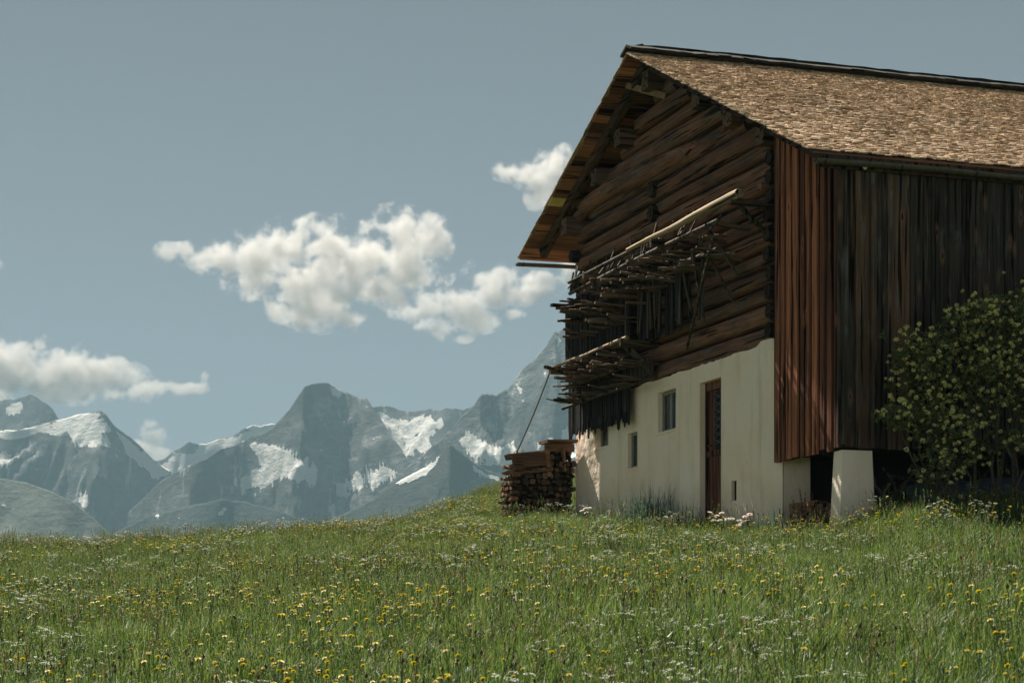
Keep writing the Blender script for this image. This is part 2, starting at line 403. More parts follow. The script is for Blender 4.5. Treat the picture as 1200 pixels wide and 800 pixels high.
# corner piers of the aisle
for k, y in enumerate((-.10, 4.9, 9.8)):
    p = MB(); b = .05
    p.hexa([(1.69 - b, y - b, -.7), (1.93 + .01, y - b, -.7), (1.93 + .01, y + .46 + b, -.7), (1.69 - b, y + .46 + b, -.7),
            (1.69, y + .01, .715), (1.925, y + .01, .715), (1.925, y + .45, .715), (1.69, y + .45, .715)])
    p.build('pier', MAT['plaster'], barn)

# timber body behind the log face
def prism(m, prof, y0, y1):
    n = len(prof)
    m.add([(x, y0, z) for x, z in prof] + [(x, y1, z) for x, z in prof],
          [tuple(range(n)), tuple(reversed(range(n, 2 * n)))] + [(i + n, (i + 1) % n + n, (i + 1) % n, i) for i in range(n)])
m = MB(); prism(m, [(XL + .06, 2.36), (-.02, 2.36), (-.02, roof_z(0) - .3), (RX, RZ - .32), (XL + .06, roof_z(XL) - .3)], .30, 11.2)
m.build('inner_wall', MAT['dark'], barn)
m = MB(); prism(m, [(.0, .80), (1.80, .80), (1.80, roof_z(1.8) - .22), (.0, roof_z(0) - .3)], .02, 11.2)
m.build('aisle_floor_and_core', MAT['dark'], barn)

# logs
def log_mesh(x0, x1, yc, zc, h, d, seed, tilt=0.0, taper=0.0):
    n = 14; seg = max(6, int((x1 - x0) * 3.2)); vs = []; fs = []
    for i in range(seg + 1):
        f = i / seg; x = x0 + (x1 - x0) * f
        s = 1 - taper * (f - .5)
        e = 1.0
        if i == 0 or i == seg: e = .93
        for k in range(n):
            t = 2 * PI * k / n; c, sn = math.cos(t), math.sin(t)
            pw = .62
            yy = math.copysign(abs(c) ** pw, c) * d / 2; zz = math.copysign(abs(sn) ** pw, sn) * h / 2
            w = 1 + .05 * mn.noise(Vector((x * 1.3 + seed * 9.1, k * .55, seed))) + .05 * mn.noise(Vector((x * 5 + seed * 3.7, k * 1.1, seed)))
            vs.append((x + random.uniform(-.01, .01) * (e < 1), yc + yy * w * s * e + .02 * mn.noise(Vector((x * .4, seed, 5))), zc + tilt * (f - .5) + zz * w * s * e + .016 * mn.noise(Vector((x * .5, seed, 0)))))
    for i in range(seg):
        for k in range(n):
            k2 = (k + 1) % n; fs.append((i * n + k, (i + 1) * n + k, (i + 1) * n + k2, i * n + k2))
    mb = MB(); mb.add(vs, fs, True); mb.add(vs[:n], [tuple(range(n))]); mb.add(vs[-n:], [tuple(reversed(range(n)))])
    return mb

z = 2.44; k = 0
while z < 7.3:
    h = random.choice([.25, .27, .29, .31]) if z < 5.2 else random.choice([.27, .31, .36])
    zc = z + h / 2; zt = z + h
    xl = max(XL + .02, RX - (RZ - .30 - zt) / SL); xr = min(-.42, RX + (RZ - .24 - zt) / SR)
    if xr - xl < .8: break
    upper = zt > 5.45
    if xl > XL + .1: xl += .1
    yc = .14 - (.03 if upper and k % 2 else 0)
    log_mesh(xl, xr, yc, zc, h * .915, .30 + .04 * random.random(), k * 1.37 + .5, random.uniform(-.035, .035), random.uniform(-.14, .14)).build('log', MAT['log'], barn)
    z += h * .985; k += 1
# curved brace log low under the left roof
m = MB(); P = [gable_pt(*q, yl) for q, yl in (((672, 262), -.02), ((690, 240), -.03), ((715, 222), -.03), ((750, 207), -.01), ((800, 182), .05), ((840, 163), .16))]
m.tube(P, [.10, .15, .17, .17, .15, .12], 10, .03); m.build('log', MAT['log'], barn)
# ends of the cross walls
m = None
for z in np.arange(2.62, 5.3, .272):
    m = MB(); m.tube([(-.27, .25, z), (-.27, -.10 - random.random() * .05, z)], [.115, .105], 9, .08); m.build('log_end', MAT['end'], barn)
for q in ((763, 222), (763, 250)):
    p = gable_pt(*q, -.08); m = MB(); m.tube([(p.x, .2, p.z), (p.x, -.10, p.z)], [.15, .14], 8, .08); m.build('log_end', MAT['end'], barn)
for z in np.arange(3.0, 5.6, .54):
    m = MB(); m.tube([(XL + .14, .2, z), (XL + .14, -.10 - random.random() * .06, z)], [.12, .11], 9, .08); m.build('log_end', MAT['end'], barn)
# one fresh orange log end below the aisle eave
m = MB(); p = gable_pt(891, 219, -.12); m.tube([(p.x, .1, p.z), (p.x, -.13, p.z)], [.07, .065], 9, .05); o = m.build('log_end', MAT['cover'], barn); o['label'] = 'small orange-brown log end'

# purlins carrying the verge
for x, dz, w, ye in ((-5.75, .56, .26, -.26), (-6.85, .52, .26, -.26), (-8.25, .50, .27, -.30), (RX, .50, .28, -.3), (-2.75, .40, .3, -.14), (-1.55, .42, .3, -.16), (-.35, .42, .26, -.2), (1.2, .36, .2, -.1)):
    zc = roof_z(x) - dz; m = MB(); m.bar((x, ye, zc), (x, .6, zc), w, w * 1.05); m.build('purlin', MAT['purlin'], barn)
# rafters
for s, ex in ((-1, EL + .42), (1, ER - .1)):
    for y in (-.25, 2.0, 4.2, 6.4, 8.6, 11.0):
        m = MB(); x0 = RX + s * .05
        m.bar((x0, y, roof_z(x0) - .20), (ex, y, roof_z(ex) - .20 - (.03 if s < 0 else 0)), .13, .17, (0, 0, 1)); m.build('rafter', MAT['rafter'], barn)
# boarding under the shingles
def boarding(name, sgn, ex, yel=None):
    m = MB(); L = abs(ex - RX); s = .03; y_end = None
    sl = SL if sgn < 0 else SR
    while s < L - .05:
        w = min(random.uniform(.17, .28), L - .02 - s)
        xa = RX + sgn * s; xb = RX + sgn * (s + w - .012)
        y = Y0 + random.uniform(0, .05)
        j = random.uniform(0, .012)
        cuts = [y, random.uniform(2.5, 5), random.uniform(6, 8.5), Y1]
        if yel and xb < yel < xa:
            b = MB(); b.hexa([(xb, y, roof_z(xb) - .125), (xa, y, roof_z(xa) - .125), (xa, 1.4, roof_z(xa) - .125), (xb, 1.4, roof_z(xb) - .125)] + [(xb, y, roof_z(xb) - .095), (xa, y, roof_z(xa) - .095), (xa, 1.4, roof_z(xa) - .095), (xb, 1.4, roof_z(xb) - .095)])
            o = b.build('roof_board', MAT['yellow'], barn); o['label'] = 'pale yellow replacement board under the verge'; cuts[0] = 1.42
        for a, b_ in zip(cuts, cuts[1:]):
            x0, x1 = min(xa, xb), max(xa, xb)
            q = [(x0, a), (x1, a), (x1, b_ - .008), (x0, b_ - .008)]
            m.hexa([(x, yy, roof_z(x) - .122 - j) for x, yy in q] + [(x, yy, roof_z(x) - .094 - j) for x, yy in q])
        s += w
    m.build(name, MAT['soffit'], barn)
boarding('roof_boards', -1, EL, -8.22); boarding('roof_boards', 1, ER)

# shingles, each one a thin tilted board
def shingles(sgn, ex, expo, y_hi):
    L = abs(ex - RX) * math.hypot(1, SL if sgn < 0 else SR); sl = SL if sgn < 0 else SR
    c = 1 / math.hypot(1, sl); rows = int(L / expo)
    V = []; 
    for r in range(rows + 1):
        sb = min(L, (r + 1) * expo)               # lower edge, along the slope from the ridge
        y = Y0 - random.random() * (.05 if sgn > 0 else .012)
        while y < y_hi:
            w = random.uniform(.045, .14); j = random.gauss(0, .018); lift = abs(random.gauss(0, .007))
            s1 = sb + j + (random.uniform(-.02, .03) if r == rows else 0); s0 = max(.0, s1 - expo * 2.1)
            t = random.uniform(.014, .024); hi = .016 + t + lift
            pts = []
            for s, b, lo_ in ((s0, .004, 0), (s1, hi - t, 1)):
                for yy in (y, y + w - random.uniform(.003, .012)):
                    for th in (0, t if lo_ else .006):
                        nn = -.094 + b + th
                        x = RX + sgn * (s * c) + sgn * (nn * sl * c); zz = RZ - s * c * sl + nn * c
                        pts.append((x, yy, zz))
            V.append(pts); y += w
    V = np.array(V).reshape(-1, 3); n = len(V) // 8
    q = np.array([(1, 5, 7, 3), (4, 6, 7, 5), (0, 4, 5, 1), (2, 3, 7, 6), (0, 2, 6, 4)])
    if sgn < 0: q = q[:, ::-1]
    Q = (q[None] + (np.arange(n) * 8)[:, None, None]).reshape(-1, 4)
    link('shingles', np_mesh('shingles', V, Q, None, MAT['shingle']), barn)
shingles(1, ER, .10, Y1); shingles(-1, EL, .14, Y1)
# ridge boards
m = MB()
def ridge_line(y): return .012 * mn.noise(Vector((y * 1.3, 0, 4))) + .006 * mn.noise(Vector((y * 6, 2, 4)))
ys = np.arange(Y0 - .02, Y1, .22)
for a, b in zip(ys, ys[1:]):
    for sg, w in ((1, .20), (-1, .26)):
        sl = SR if sg > 0 else SL
        q = []
        for off in (0, .035):
            for yy, s in ((a, 0), (b, 0), (b, w), (a, w)):
                jz = ridge_line(yy) + (random.uniform(-.008, .012) if s else 0)
                q.append((RX + sg * s + sg * off * .3, yy, RZ - sl * s + .012 + off + jz))
        m.hexa(q if sg < 0 else [q[i] for i in (0, 3, 2, 1, 4, 7, 6, 5)])
m.build('ridge_cap', MAT['ridge'], barn)
m = MB(); yy = Y0 + .02
while yy < Y1:
    ln = random.uniform(.7, 1.6); n = 6; h0 = RZ + .085 + random.uniform(-.012, .012)
    for k in range(n):
        a, b = yy + ln * k / n, yy + ln * (k + 1) / n - (.006 if k == n - 1 else 0); ta, tb = (h0 + .016 * mn.noise(Vector((v * 5, 3, 1))) for v in (a, b))
        ta = ta - .06 * max(0, 1 - (a - Y0) / .5)
        m.hexa([(RX - .025, a, RZ - .02), (RX + .03, a, RZ - .02), (RX + .03, b, RZ - .02), (RX - .025, b, RZ - .02), (RX - .02, a, ta), (RX + .022, a, ta), (RX + .022, b, tb), (RX - .02, b, tb)])
    yy += ln
m.build('ridge_board', MAT['ridge'], barn)
# broken plank near the ridge
m = MB(); m.bar(gable_pt(734, 100, -.35), gable_pt(780, 113, -.02), .03, .10, (0, 0, 1)); m.build('plank', MAT['pale'], barn)
m = MB(); m.tube([gable_pt(757, 96, .1), gable_pt(764, 89, .08), gable_pt(775, 91, .1), gable_pt(790, 98, .15)], .09, 8, .1); m.build('log', MAT['log'], barn)

# aisle boards on the gable side
def boards(x0, x1, ya, zb, ztop, wmin, wmax, jag, mat, name, battens=True, thick=.028):
    m = MB(); m2 = MB(); x = x0
    while x < x1 - .02:
        w = min(random.uniform(wmin, wmax), x1 - x); j = random.uniform(-.012, .012)
        b = zb(x) + random.uniform(-jag, jag); z1, z2 = ztop(x), ztop(x + w)
        m.hexa([(x, ya + j, b), (x + w - .008, ya + j, b + random.uniform(-jag, jag) * .4), (x + w - .008, ya + thick + j, b), (x, ya + thick + j, b),
                (x, ya + j, z1), (x + w - .008, ya + j, z2), (x + w - .008, ya + thick + j, z2), (x, ya + thick + j, z1)])
        if battens:
            bx = x + w - .075 + random.uniform(-.012, .012); bw = random.uniform(.09, .145); b2 = zb(bx) + random.uniform(-jag, jag * .6)
            zt = ztop(bx + bw); yb = ya - .05 + j
            m2.hexa([(bx, yb, b2), (bx + bw, yb, b2), (bx + bw, yb + .032, b2), (bx, yb + .032, b2), (bx, yb, zt), (bx + bw, yb, zt), (bx + bw, yb + .03, zt), (bx, yb + .03, zt)])
        x += w
    m2.build('cover_strips', mat[1], barn)
    return m.build(name, mat[0], barn)
boards(-.11, 1.90, -.10, lambda x: .74 - .0 * x, lambda x: roof_z(min(x, 2.1)) - .135, .17, .24, .035, (MAT['redback'], MAT['red']), 'gable_boards')
# side boards, facing along the eaves
m = MB(); y = -.135
while y < 11.4:
    w = random.uniform(.20, .36); j = random.choice([0, .022]) + random.uniform(-.008, .008)
    b = .74 + random.uniform(-.02, .02)
    m.hexa([(1.905 + j, y, b), (1.933 + j, y, b + random.uniform(-.015, .015)), (1.933 + j, y + w, b), (1.905 + j, y + w, b),
            (1.905 + j, y, 4.62), (1.933 + j, y, 4.62), (1.933 + j, y + w, 4.62), (1.905 + j, y + w, 4.62)])
    if random.random() < .55:
        bw = random.uniform(.05, .09); yb = y - bw / 2
        m.box(1.935 + .022, 1.962 + .022, yb, yb + bw, b + random.uniform(-.02, .04), 4.6)
    y += w + random.uniform(.004, .018)
m.build('side_boards', MAT['side'], barn)
# eave board, gutters
m = MB(); m.box(1.985, 2.015, -.45, Y1, 4.38, 4.585); m.build('fascia', MAT['rafter'], barn)
def gutter(x, z, ya, yb, nm):
    m = MB(); n = 10; pts = []
    for yy in np.linspace(ya, yb, 14):
        dz = .012 * math.sin(yy * 1.7)
        pts.append([(x + .062 * math.cos(t), yy, z + dz + .062 * math.sin(t)) for t in np.linspace(PI, 2 * PI, n)] + [(x + .05 * math.cos(t), yy, z + dz + .05 * math.sin(t)) for t in np.linspace(2 * PI, PI, n)])
    v = [p for r in pts for p in r]; w = 2 * n
    m.add(v, [(i * w + k, i * w + (k + 1) % w, (i + 1) * w + (k + 1) % w, (i + 1) * w + k) for i in range(13) for k in range(w)], True)
    m.add(pts[0], [tuple(range(w))])
    g = m.build('gutter', MAT['zinc'], barn)
    for yy in np.arange(ya + .12, yb, 1.12):
        b = MB(); b.tube([(x + .07 * math.cos(t), yy, z + .07 * math.sin(t)) for t in np.linspace(PI * .95, 2 * PI, 8)], .009, 5); b.build('bracket', MAT['iron'], g)
gutter(2.12, 4.46, -.58, Y1, 'right'); gutter(EL - .02, 5.33, -.62, Y1, 'left')
m = MB(); p = side_pt(1013, 196, 2.0); m.tube([p + Vector((0, 0, -.035)), p + Vector((0, 0, -.01)), p + Vector((0, 0, .015)), p + Vector((0, 0, .03))], [.02, .04, .045, .02], 10); m.build('insulator', MAT['china'], barn)

# drying racks on the gable
def rack(x0, x1, z, yo, pole_r0, pole_r1, label, split=.4):
    r = empty('drying_rack', (0, 0, 0)); r.parent = barn; r['label'] = label
    m = MB(); n = 14
    xs_ = x0 + (x1 - x0) * split
    m.tube([(x0 + (xs_ + .2 - x0) * i / n, yo + .03, z - .02) for i in range(n + 1)], list(np.linspace(pole_r0 * .8, pole_r0, n + 1)), 8, .08)
    m.build('rail', MAT['slat'], r); m = MB(); x0 = xs_
    m.tube([(x0 + (x1 - x0) * i / n, yo + .006 * math.sin(i * 1.3), z + .008 * math.sin(i * .6 + 1)) for i in range(n + 1)], list(np.linspace(pole_r0, pole_r1, n + 1)), 9, .05)
    m.build('pole', MAT['pole'], r)
    return r
def sticks(r, n, xs, z, y_tip, lenr, tilt, rad=(.016, .036), zj=.04, mat='stick'):
    for _ in range(n):
        x = random.uniform(*xs); y1 = random.uniform(*y_tip); ln = random.uniform(*lenr); zz = z + random.gauss(0, zj)
        dx = random.gauss(0, .10) * ln; dz = random.gauss(tilt, .08) * ln
        y0 = min(y1 + ln, .06); mid = Vector((x + dx * .5 + random.gauss(0, .015), (y0 + y1) / 2, zz + dz * .5 + random.gauss(0, .02)))
        m = MB(); a = random.uniform(*rad)
        if random.random() < .55: m.tube([(x + dx, y0, zz), mid, (x, y1, zz + dz)], [a * 1.1, a, a * .7], 6, .12)
        else: m.bar((x + dx, y0, zz), (x, y1, zz + dz), a * 3.2, a * 1.5, (0, 0, 1))
        m.build('stick', MAT[mat], r)
def slats(name, mat, xs, n, zb, zt, y, wr, jag, par, sub=None):
    for x in sorted(random.uniform(*xs) for _ in range(n)):
        w = random.uniform(*wr); m = MB(); t = random.gauss(0, .03); b = zb + random.uniform(-jag, jag); yy = y + random.uniform(-.05, .05)
        m.bar((x + t, yy, b), (x, yy + random.uniform(-.03, .03), zt + random.uniform(-.08, .1)), w, .02, (0, 1, 0)); m.build('slat', MAT[mat], par)

up = rack(-7.25, -.16, 4.50, -.60, .034, .07, 'long rack under a pale peeled pole, full of sticks and slats')
m = MB(); m.tube([(-7.6, -.42, 4.36), (-4, -.44, 4.37), (-1.3, -.42, 4.36)], .035, 7, .1); m.build('rail', MAT['slat'], up)
m = MB(); m.tube([(-7.5, -.30, 4.02), (-4, -.32, 4.05), (-1.6, -.30, 4.0)], .035, 7, .1); m.build('rail', MAT['slat'], up)
# braces from the pole back to the wall
for a, b in (((-.36, -.58, 4.44), gable_pt(897, 273, -.02)), ((-3.3, -.56, 4.44), (-3.3, .0, 3.75)), ((-6.3, -.56, 4.44), (-6.3, .0, 3.75))):
    m = MB(); m.bar(a, b, .05, .06); m.build('brace', MAT['slat'], up)
for a in (-.36, -3.3, -6.3):
    m = MB(); m.bar((a, .05, 4.42), (a, -.66, 4.42), .08, .09); m.build('bracket', MAT['purlin'], up)
sticks(up, 46, (-7.9, -1.0), 4.12, (-.80, -.5), (.42, .82), .03, zj=.06)
sticks(up, 34, (-7.8, -1.2), 3.86, (-.76, -.45), (.38, .76), .02, zj=.06)
sticks(up, 14, (-7.6, -5.2), 3.60, (-.72, -.45), (.35, .6), .0, zj=.04)
for _ in range(38):   # short upright laths leaning on the pole
    x = random.uniform(-7.6, -2.0); m = MB(); h = random.uniform(.16, .34)
    m.bar((x, -.56 + random.uniform(-.03, .2), 4.40), (x + random.gauss(0, .05), -.45 + random.uniform(-.03, .2), 4.46 + h), .035, .02, (0, 1, 0)); m.build('lath', MAT['slat'], up)
slats('slat', 'screen', (-5.5, -2.9), 22, 3.12, 4.3, -.17, (.06, .13), .06, up)
slats('slat', 'slat', (-5.4, -2.2), 18, 3.15, 4.2, -.22, (.03, .07), .12, up)
for a, b in (((-1.25, -.5, 4.15), (-2.95, -.2, 2.72)), ((-2.05, -.45, 4.3), (-1.35, -.16, 3.2)), ((-1.55, -.5, 4.35), (-1.1, -.2, 3.55)), ((-2.3, -.4, 4.1), (-2.35, -.15, 3.0)), ((-2.7, -.4, 4.0), (-2.75, -.15, 3.05)), ((-.75, -.62, 4.3), (-1.9, -.5, 4.05))):
    m = MB(); m.tube([a, (Vector(a) + Vector(b)) / 2 + Vector((random.gauss(0, .03), 0, 0)), b], [.022, .024, .018], 6, .1); m.build('stick', MAT['slat'], up)
def screen(label, x0, x1, zb, zt, jag, y):
    m = MB(); x = x0
    while x < x1:
        w = random.uniform(.045, .11); b = zb(x) + random.uniform(-jag, jag) * random.random(); jy = random.uniform(-.012, .012)
        tp = random.uniform(.0, .5) * w if jag > .05 else 0; zz = zt + random.uniform(-.03, .05); x1_ = x + w + .012
        m.hexa([(x + tp, y + jy, b), (x1_ - tp, y + jy, b + random.uniform(-jag, jag) * .4), (x1_ - tp, y + .022 + jy, b), (x + tp, y + .022 + jy, b), (x, y + jy, b + .18), (x1_, y + jy, b + .18), (x1_, y + .022 + jy, b + .18), (x, y + .022 + jy, b + .18)])
        m.box(x, x1_, y + jy, y + .022 + jy, b + .18, zz); x += w
    o = m.build('board_screen', MAT['screen'], barn); o['label'] = label
screen('blackened upright boards of the upper screen', -8.55, -5.5, lambda x: 3.05, 4.35, .03, -.16)
screen('blackened ragged boards of the lower screen', -8.40, -5.5, lambda x: 1.93 - (x + 8.4) * .01, 3.02, .17, -.155)
lo = rack(-8.1, -4.42, 3.10, -.60, .028, .036, 'short lower rack with a dotted rail and bleached sticks', .05)
m = MB(); m.bar(gable_pt(728, 400, -.6), gable_pt(770, 442, .0), .07, .09); m.build('brace', MAT['slat'], lo)
for a in (-4.6, -6.4, -8.0):
    m = MB(); m.bar((a, .05, 3.03), (a, -.66, 3.03), .08, .09); m.build('bracket', MAT['purlin'], lo)
sticks(lo, 34, (-7.9, -4.5), 3.03, (-.70, -.60), (.4, .6), .0, (.012, .018), .012)
sticks(lo, 34, (-7.9, -4.6), 2.80, (-.84, -.55), (.42, .78), .03, zj=.05)
sticks(lo, 24, (-7.8, -4.4), 2.47, (-.85, -.55), (.4, .6), .02, (.012, .02), .03)
m = MB(); m.bar((-8.35, .02, 2.98), (-7.4, -.95, 3.02), .06, .05); m.build('stick', MAT['stick'], lo)
for z in (2.76, 2.42):
    m = MB(); m.tube([(-8.3, -.3, z), (-6, -.32, z), (-4.3, -.3, z)], .03, 7, .1); m.build('rail', MAT['slat'], lo)
m = MB(); m.box(-5.6, -4.5, -.13, -.10, 2.55, 2.8); m.build('board', MAT['side'], barn)

# ------------------------------------------------------------------ woodpile at the left corner
wp = empty('woodpile', to_world((-8.9, -.7, .6)), barn.rotation_euler.z)
tag(wp, 'roofed stack of split firewood against the left corner of the barn', 'woodpile')
def wl(x, y, z): return Vector((x + 8.9, y + .7, z - .6))
m = MB()
gy = -.06
for row in range(11):
    z = .48 + row * .112
    y0, y1 = (-1.16 + .02 * row if row < 9 else -.56), -.03
    y = y0
    while y < y1:
        r = random.uniform(.045, .075); xo = random.uniform(-.04, .06)
        n = random.choice([3, 4, 5, 6]); a0 = random.random() * 6
        pts = [(y + r * math.cos(a0 + 2 * PI * k / n) * random.uniform(.8, 1.15), z + .06 + r * math.sin(a0 + 2 * PI * k / n) * random.uniform(.8, 1.1)) for k in range(n)]
        vs = [wl(-8.44 + xo, a, b) for a, b in pts] + [wl(-9.0 + xo, a, b) for a, b in pts]
        m.add(vs, [tuple(range(n)), tuple(reversed(range(n, 2 * n)))] + [(k + n, (k + 1) % n + n, (k + 1) % n, k) for k in range(n)])
        y += r * 1.75
m.build('firewood', MAT['fire'], wp)
m = MB(); m.box(wl(-9.1, 0, 0).x, wl(-8.52, 0, 0).x, wl(0, -.95, 0).y, wl(0, -.06, 0).y, -.35, .90); m.build('core', MAT['dark'], wp)
m = MB()   # bulging outer face of stacked shingle bundles
for r in range(10):
    z = .45 + r * .105
    for k in range(5):
        x = -9.05 + k * .15; y = -1.22 + .012 * r + .03 * math.cos(r * .5) + random.uniform(-.03, .02)
        m.bar(wl(x, y, z), wl(x + random.uniform(.1, .17), y + random.uniform(-.02, .03), z + random.uniform(-.03, .04)), .14, .05, (0, 0, 1))
m.build('shingle_bundles', MAT['cover'], wp)
m = MB()   # roofing boards
m.bar(wl(-8.62, -1.22, 1.54), wl(-8.62, -.5, 1.62), .4, .07, (0, 0, 1)); m.bar(wl(-8.40, -1.22, 1.42), wl(-8.40, -.5, 1.50), .04, .18, (0, 0, 1)); m.bar(wl(-8.90, -1.16, 1.60), wl(-8.90, -.5, 1.68), .3, .05, (0, 0, 1))
m.bar(wl(-8.41, -1.36, 1.23), wl(-8.41, -.45, 1.34), .03, .07, (0, 0, 1))
m.build('cover_boards', MAT['cover'], wp)
m = MB(); m.bar(wl(-8.45, -.62, 1.82), wl(-8.45, -.04, 1.84), .5, .05); m.bar(wl(-8.42, -.60, 1.72), wl(-8.42, -.04, 1.73), .05, .14); m.bar(wl(-8.41, -.56, 1.66), wl(-8.41, -.52, 1.2), .06, .08); m.bar(wl(-8.395, -.27, 1.72), wl(-8.395, -.24, 1.3), .16, .03, (0, 1, 0)); m.bar(wl(-8.40, -.16, 1.66), wl(-8.40, -.1, 1.3), .1, .03, (0, 1, 0))
m.build('end_planks', MAT['cover'], wp)
m = MB(); m.tube([wl(-8.38, -1.05, 1.18), wl(-8.37, -.9, .95), wl(-8.35, -.55, .62)], .012, 6); m.build('stick', MAT['slat'], wp)

# rope from the lower rack to the woodpile
m = MB(); a = to_world((-8.05, -.62, 3.06)); b = to_world((-8.5, -1.12, 1.60))
m.tube([a.lerp(b, t) - Vector((0, 0, .05 * math.sin(PI * t))) for t in np.linspace(0, 1, 9)], .014, 6)
m.tube([b + Vector((.03, 0, .08)), b + Vector((-.04, 0, .02)), b + Vector((.05, 0, -.06)), b + Vector((.02, 0, .05))], .012, 5)
o = m.build('rope', MAT['rope']); tag(o, 'slanting rope tied from the lower rack down to the woodpile cover', 'rope')

# ------------------------------------------------------------------ odds and ends beneath the aisle
def gz(x, y):
    q = BC + AX * x + AY * y; return float(ground_z(q[0], q[1])) - ZB
blk = [((.45, .16), .46, .26, .26, 'weathered timber block lying beside the plastered corner'), ((.78, .34), .36, .24, .24, 'short dark timber block between corner and pier')]
for (x, y), l, w, h, lab in blk:
    t = MB(); g = gz(x, y); c = to_world((x, y, g + .24)); ang = barn.rotation_euler.z + random.uniform(.2, .6)
    t.bar((-l / 2, 0, .06), (l / 2, .02, .09), w, h, (0, 0, 1)); o = t.build('timber_block', MAT['fire'], None, c); o.rotation_euler.z = ang
    tag(o, lab, 'timber block')
t = MB(); p = side_pt(966, 575, .9); t.tube([(0, 0, -.1), (0, 0, .12), (.01, 0, .30)], [.19, .17, .16], 12, .06); o = t.build('chopping_block', MAT['fire'], None, to_world((1.12, .42, gz(1.12, .42) + .22))); tag(o, 'round chopping block in the shade just left of the white pier', 'chopping block')
SD = ['thin pole leaning nearest the white pier under the barn floor', 'thin bleached pole leaning steeply in the dark gap right of the pier', 'grey pole lying nearly flat under the floor', 'crooked grey branch standing in front of the gap',
      'thin pole crossing the others under the floor', 'long low pole under the floor behind the shrub', 'dark pole leaning right behind the shrub stems', 'thin pole propped against the floor edge by the shrub']
sp = [((1022, 548), (1038, 582), 1.7, 1.85), ((1035, 548), (1052, 582), 1.2, 1.7), ((1040, 556), (1085, 566), 1.1, 1.3), ((1034, 580), (1044, 566), 1.95, 2.0),
      ((1075, 548), (1050, 580), 1.0, 1.6), ((1090, 560), (1150, 572), 1.0, 1.4), ((1120, 545), (1135, 580), 1.2, 1.7), ((1160, 548), (1145, 580), 1.1, 1.7)]
for (a, b, xa, xb), lab in zip(sp, SD):
    A = to_world(side_pt(*a, xa)); B = to_world(side_pt(*b, xb)); t = MB(); c = (A + B) / 2
    t.tube([A - c, Vector((random.gauss(0, .03), 0, random.gauss(0, .02))), B - c], [.018, .022, .025], 6, .1)
    tag(t.build('wooden_pole', MAT['slat'], None, c), lab, 'pole', 'poles stored under the barn floor')
# low dark-blue sheet added where the grass lies in bluish shade
t = MB(); n1, n2 = 26, 7; vs = []
for i in range(n1):
    for j in range(n2):
        y = .75 + 2.2 * i / (n1 - 1); x = 1.5 + .75 * j / (n2 - 1)
        h = .36 * math.sin(PI * (j + .15) / (n2 - .2)) ** .7 + .05 * mn.noise(Vector((x * 4, y * 4, 0))) + .03 * mn.noise(Vector((x * 11, y * 11, 0)))
        vs.append((x - 1.9, y - 1.8, h + gz(x, y) - gz(1.9, 1.8)))
t.add(vs, [(i * n2 + j, (i + 1) * n2 + j, (i + 1) * n2 + j + 1, i * n2 + j + 1) for i in range(n1 - 1) for j in range(n2 - 1)], True)
o = t.build('ground_sheet', MAT['blue_shade'], None, to_world((1.9, 1.8, gz(1.9, 1.8)))); o.rotation_euler.z = barn.rotation_euler.z
tag(o, 'low dark blue sheet added as painted shade along the barn side below the shrub', 'sheet')

# ------------------------------------------------------------------ shrub by the side wall
sh = empty('flowering_shrub', to_world((2.75, 2.0, gz(2.75, 2.0))), barn.rotation_euler.z)
tag(sh, 'large open shrub with creamy yellow flower clusters against the dark side boards', 'shrub')
S0 = Vector((2.75, 2.0, gz(2.75, 2.0)))
blobs = [(1070, 405, .16, .30), (1062, 440, .16, .34), (1072, 478, .22, .40), (1092, 430, .22, .30), (1100, 470, .26, .34), (1092, 500, .24, .34), (1118, 395, .22, .32), (1135, 430, .28, .36), (1128, 372, .16, .26), (1150, 365, .16, .3), (1160, 400, .26, .36),
         (1150, 460, .28, .4), (1172, 440, .24, .36), (1185, 385, .26, .36), (1200, 365, .22, .3), (1202, 420, .3, .4), (1195, 470, .26, .36), (1098, 550, .16, .2), (1125, 535, .18, .22), (1128, 500, .22, .3), (1048, 488, .12, .22), (1185, 520, .2, .3),
         (1235, 400, .3, .4), (1240, 460, .3, .4), (1270, 420, .3, .4), (1215, 350, .22, .3)]
LV, LF = [], []; FC = []
stems = MB(); roots = [side_pt(1100, 578, 2.65), side_pt(1140, 578, 2.75), side_pt(1165, 578, 2.7), side_pt(1190, 578, 2.8), side_pt(1175, 578, 2.9)]
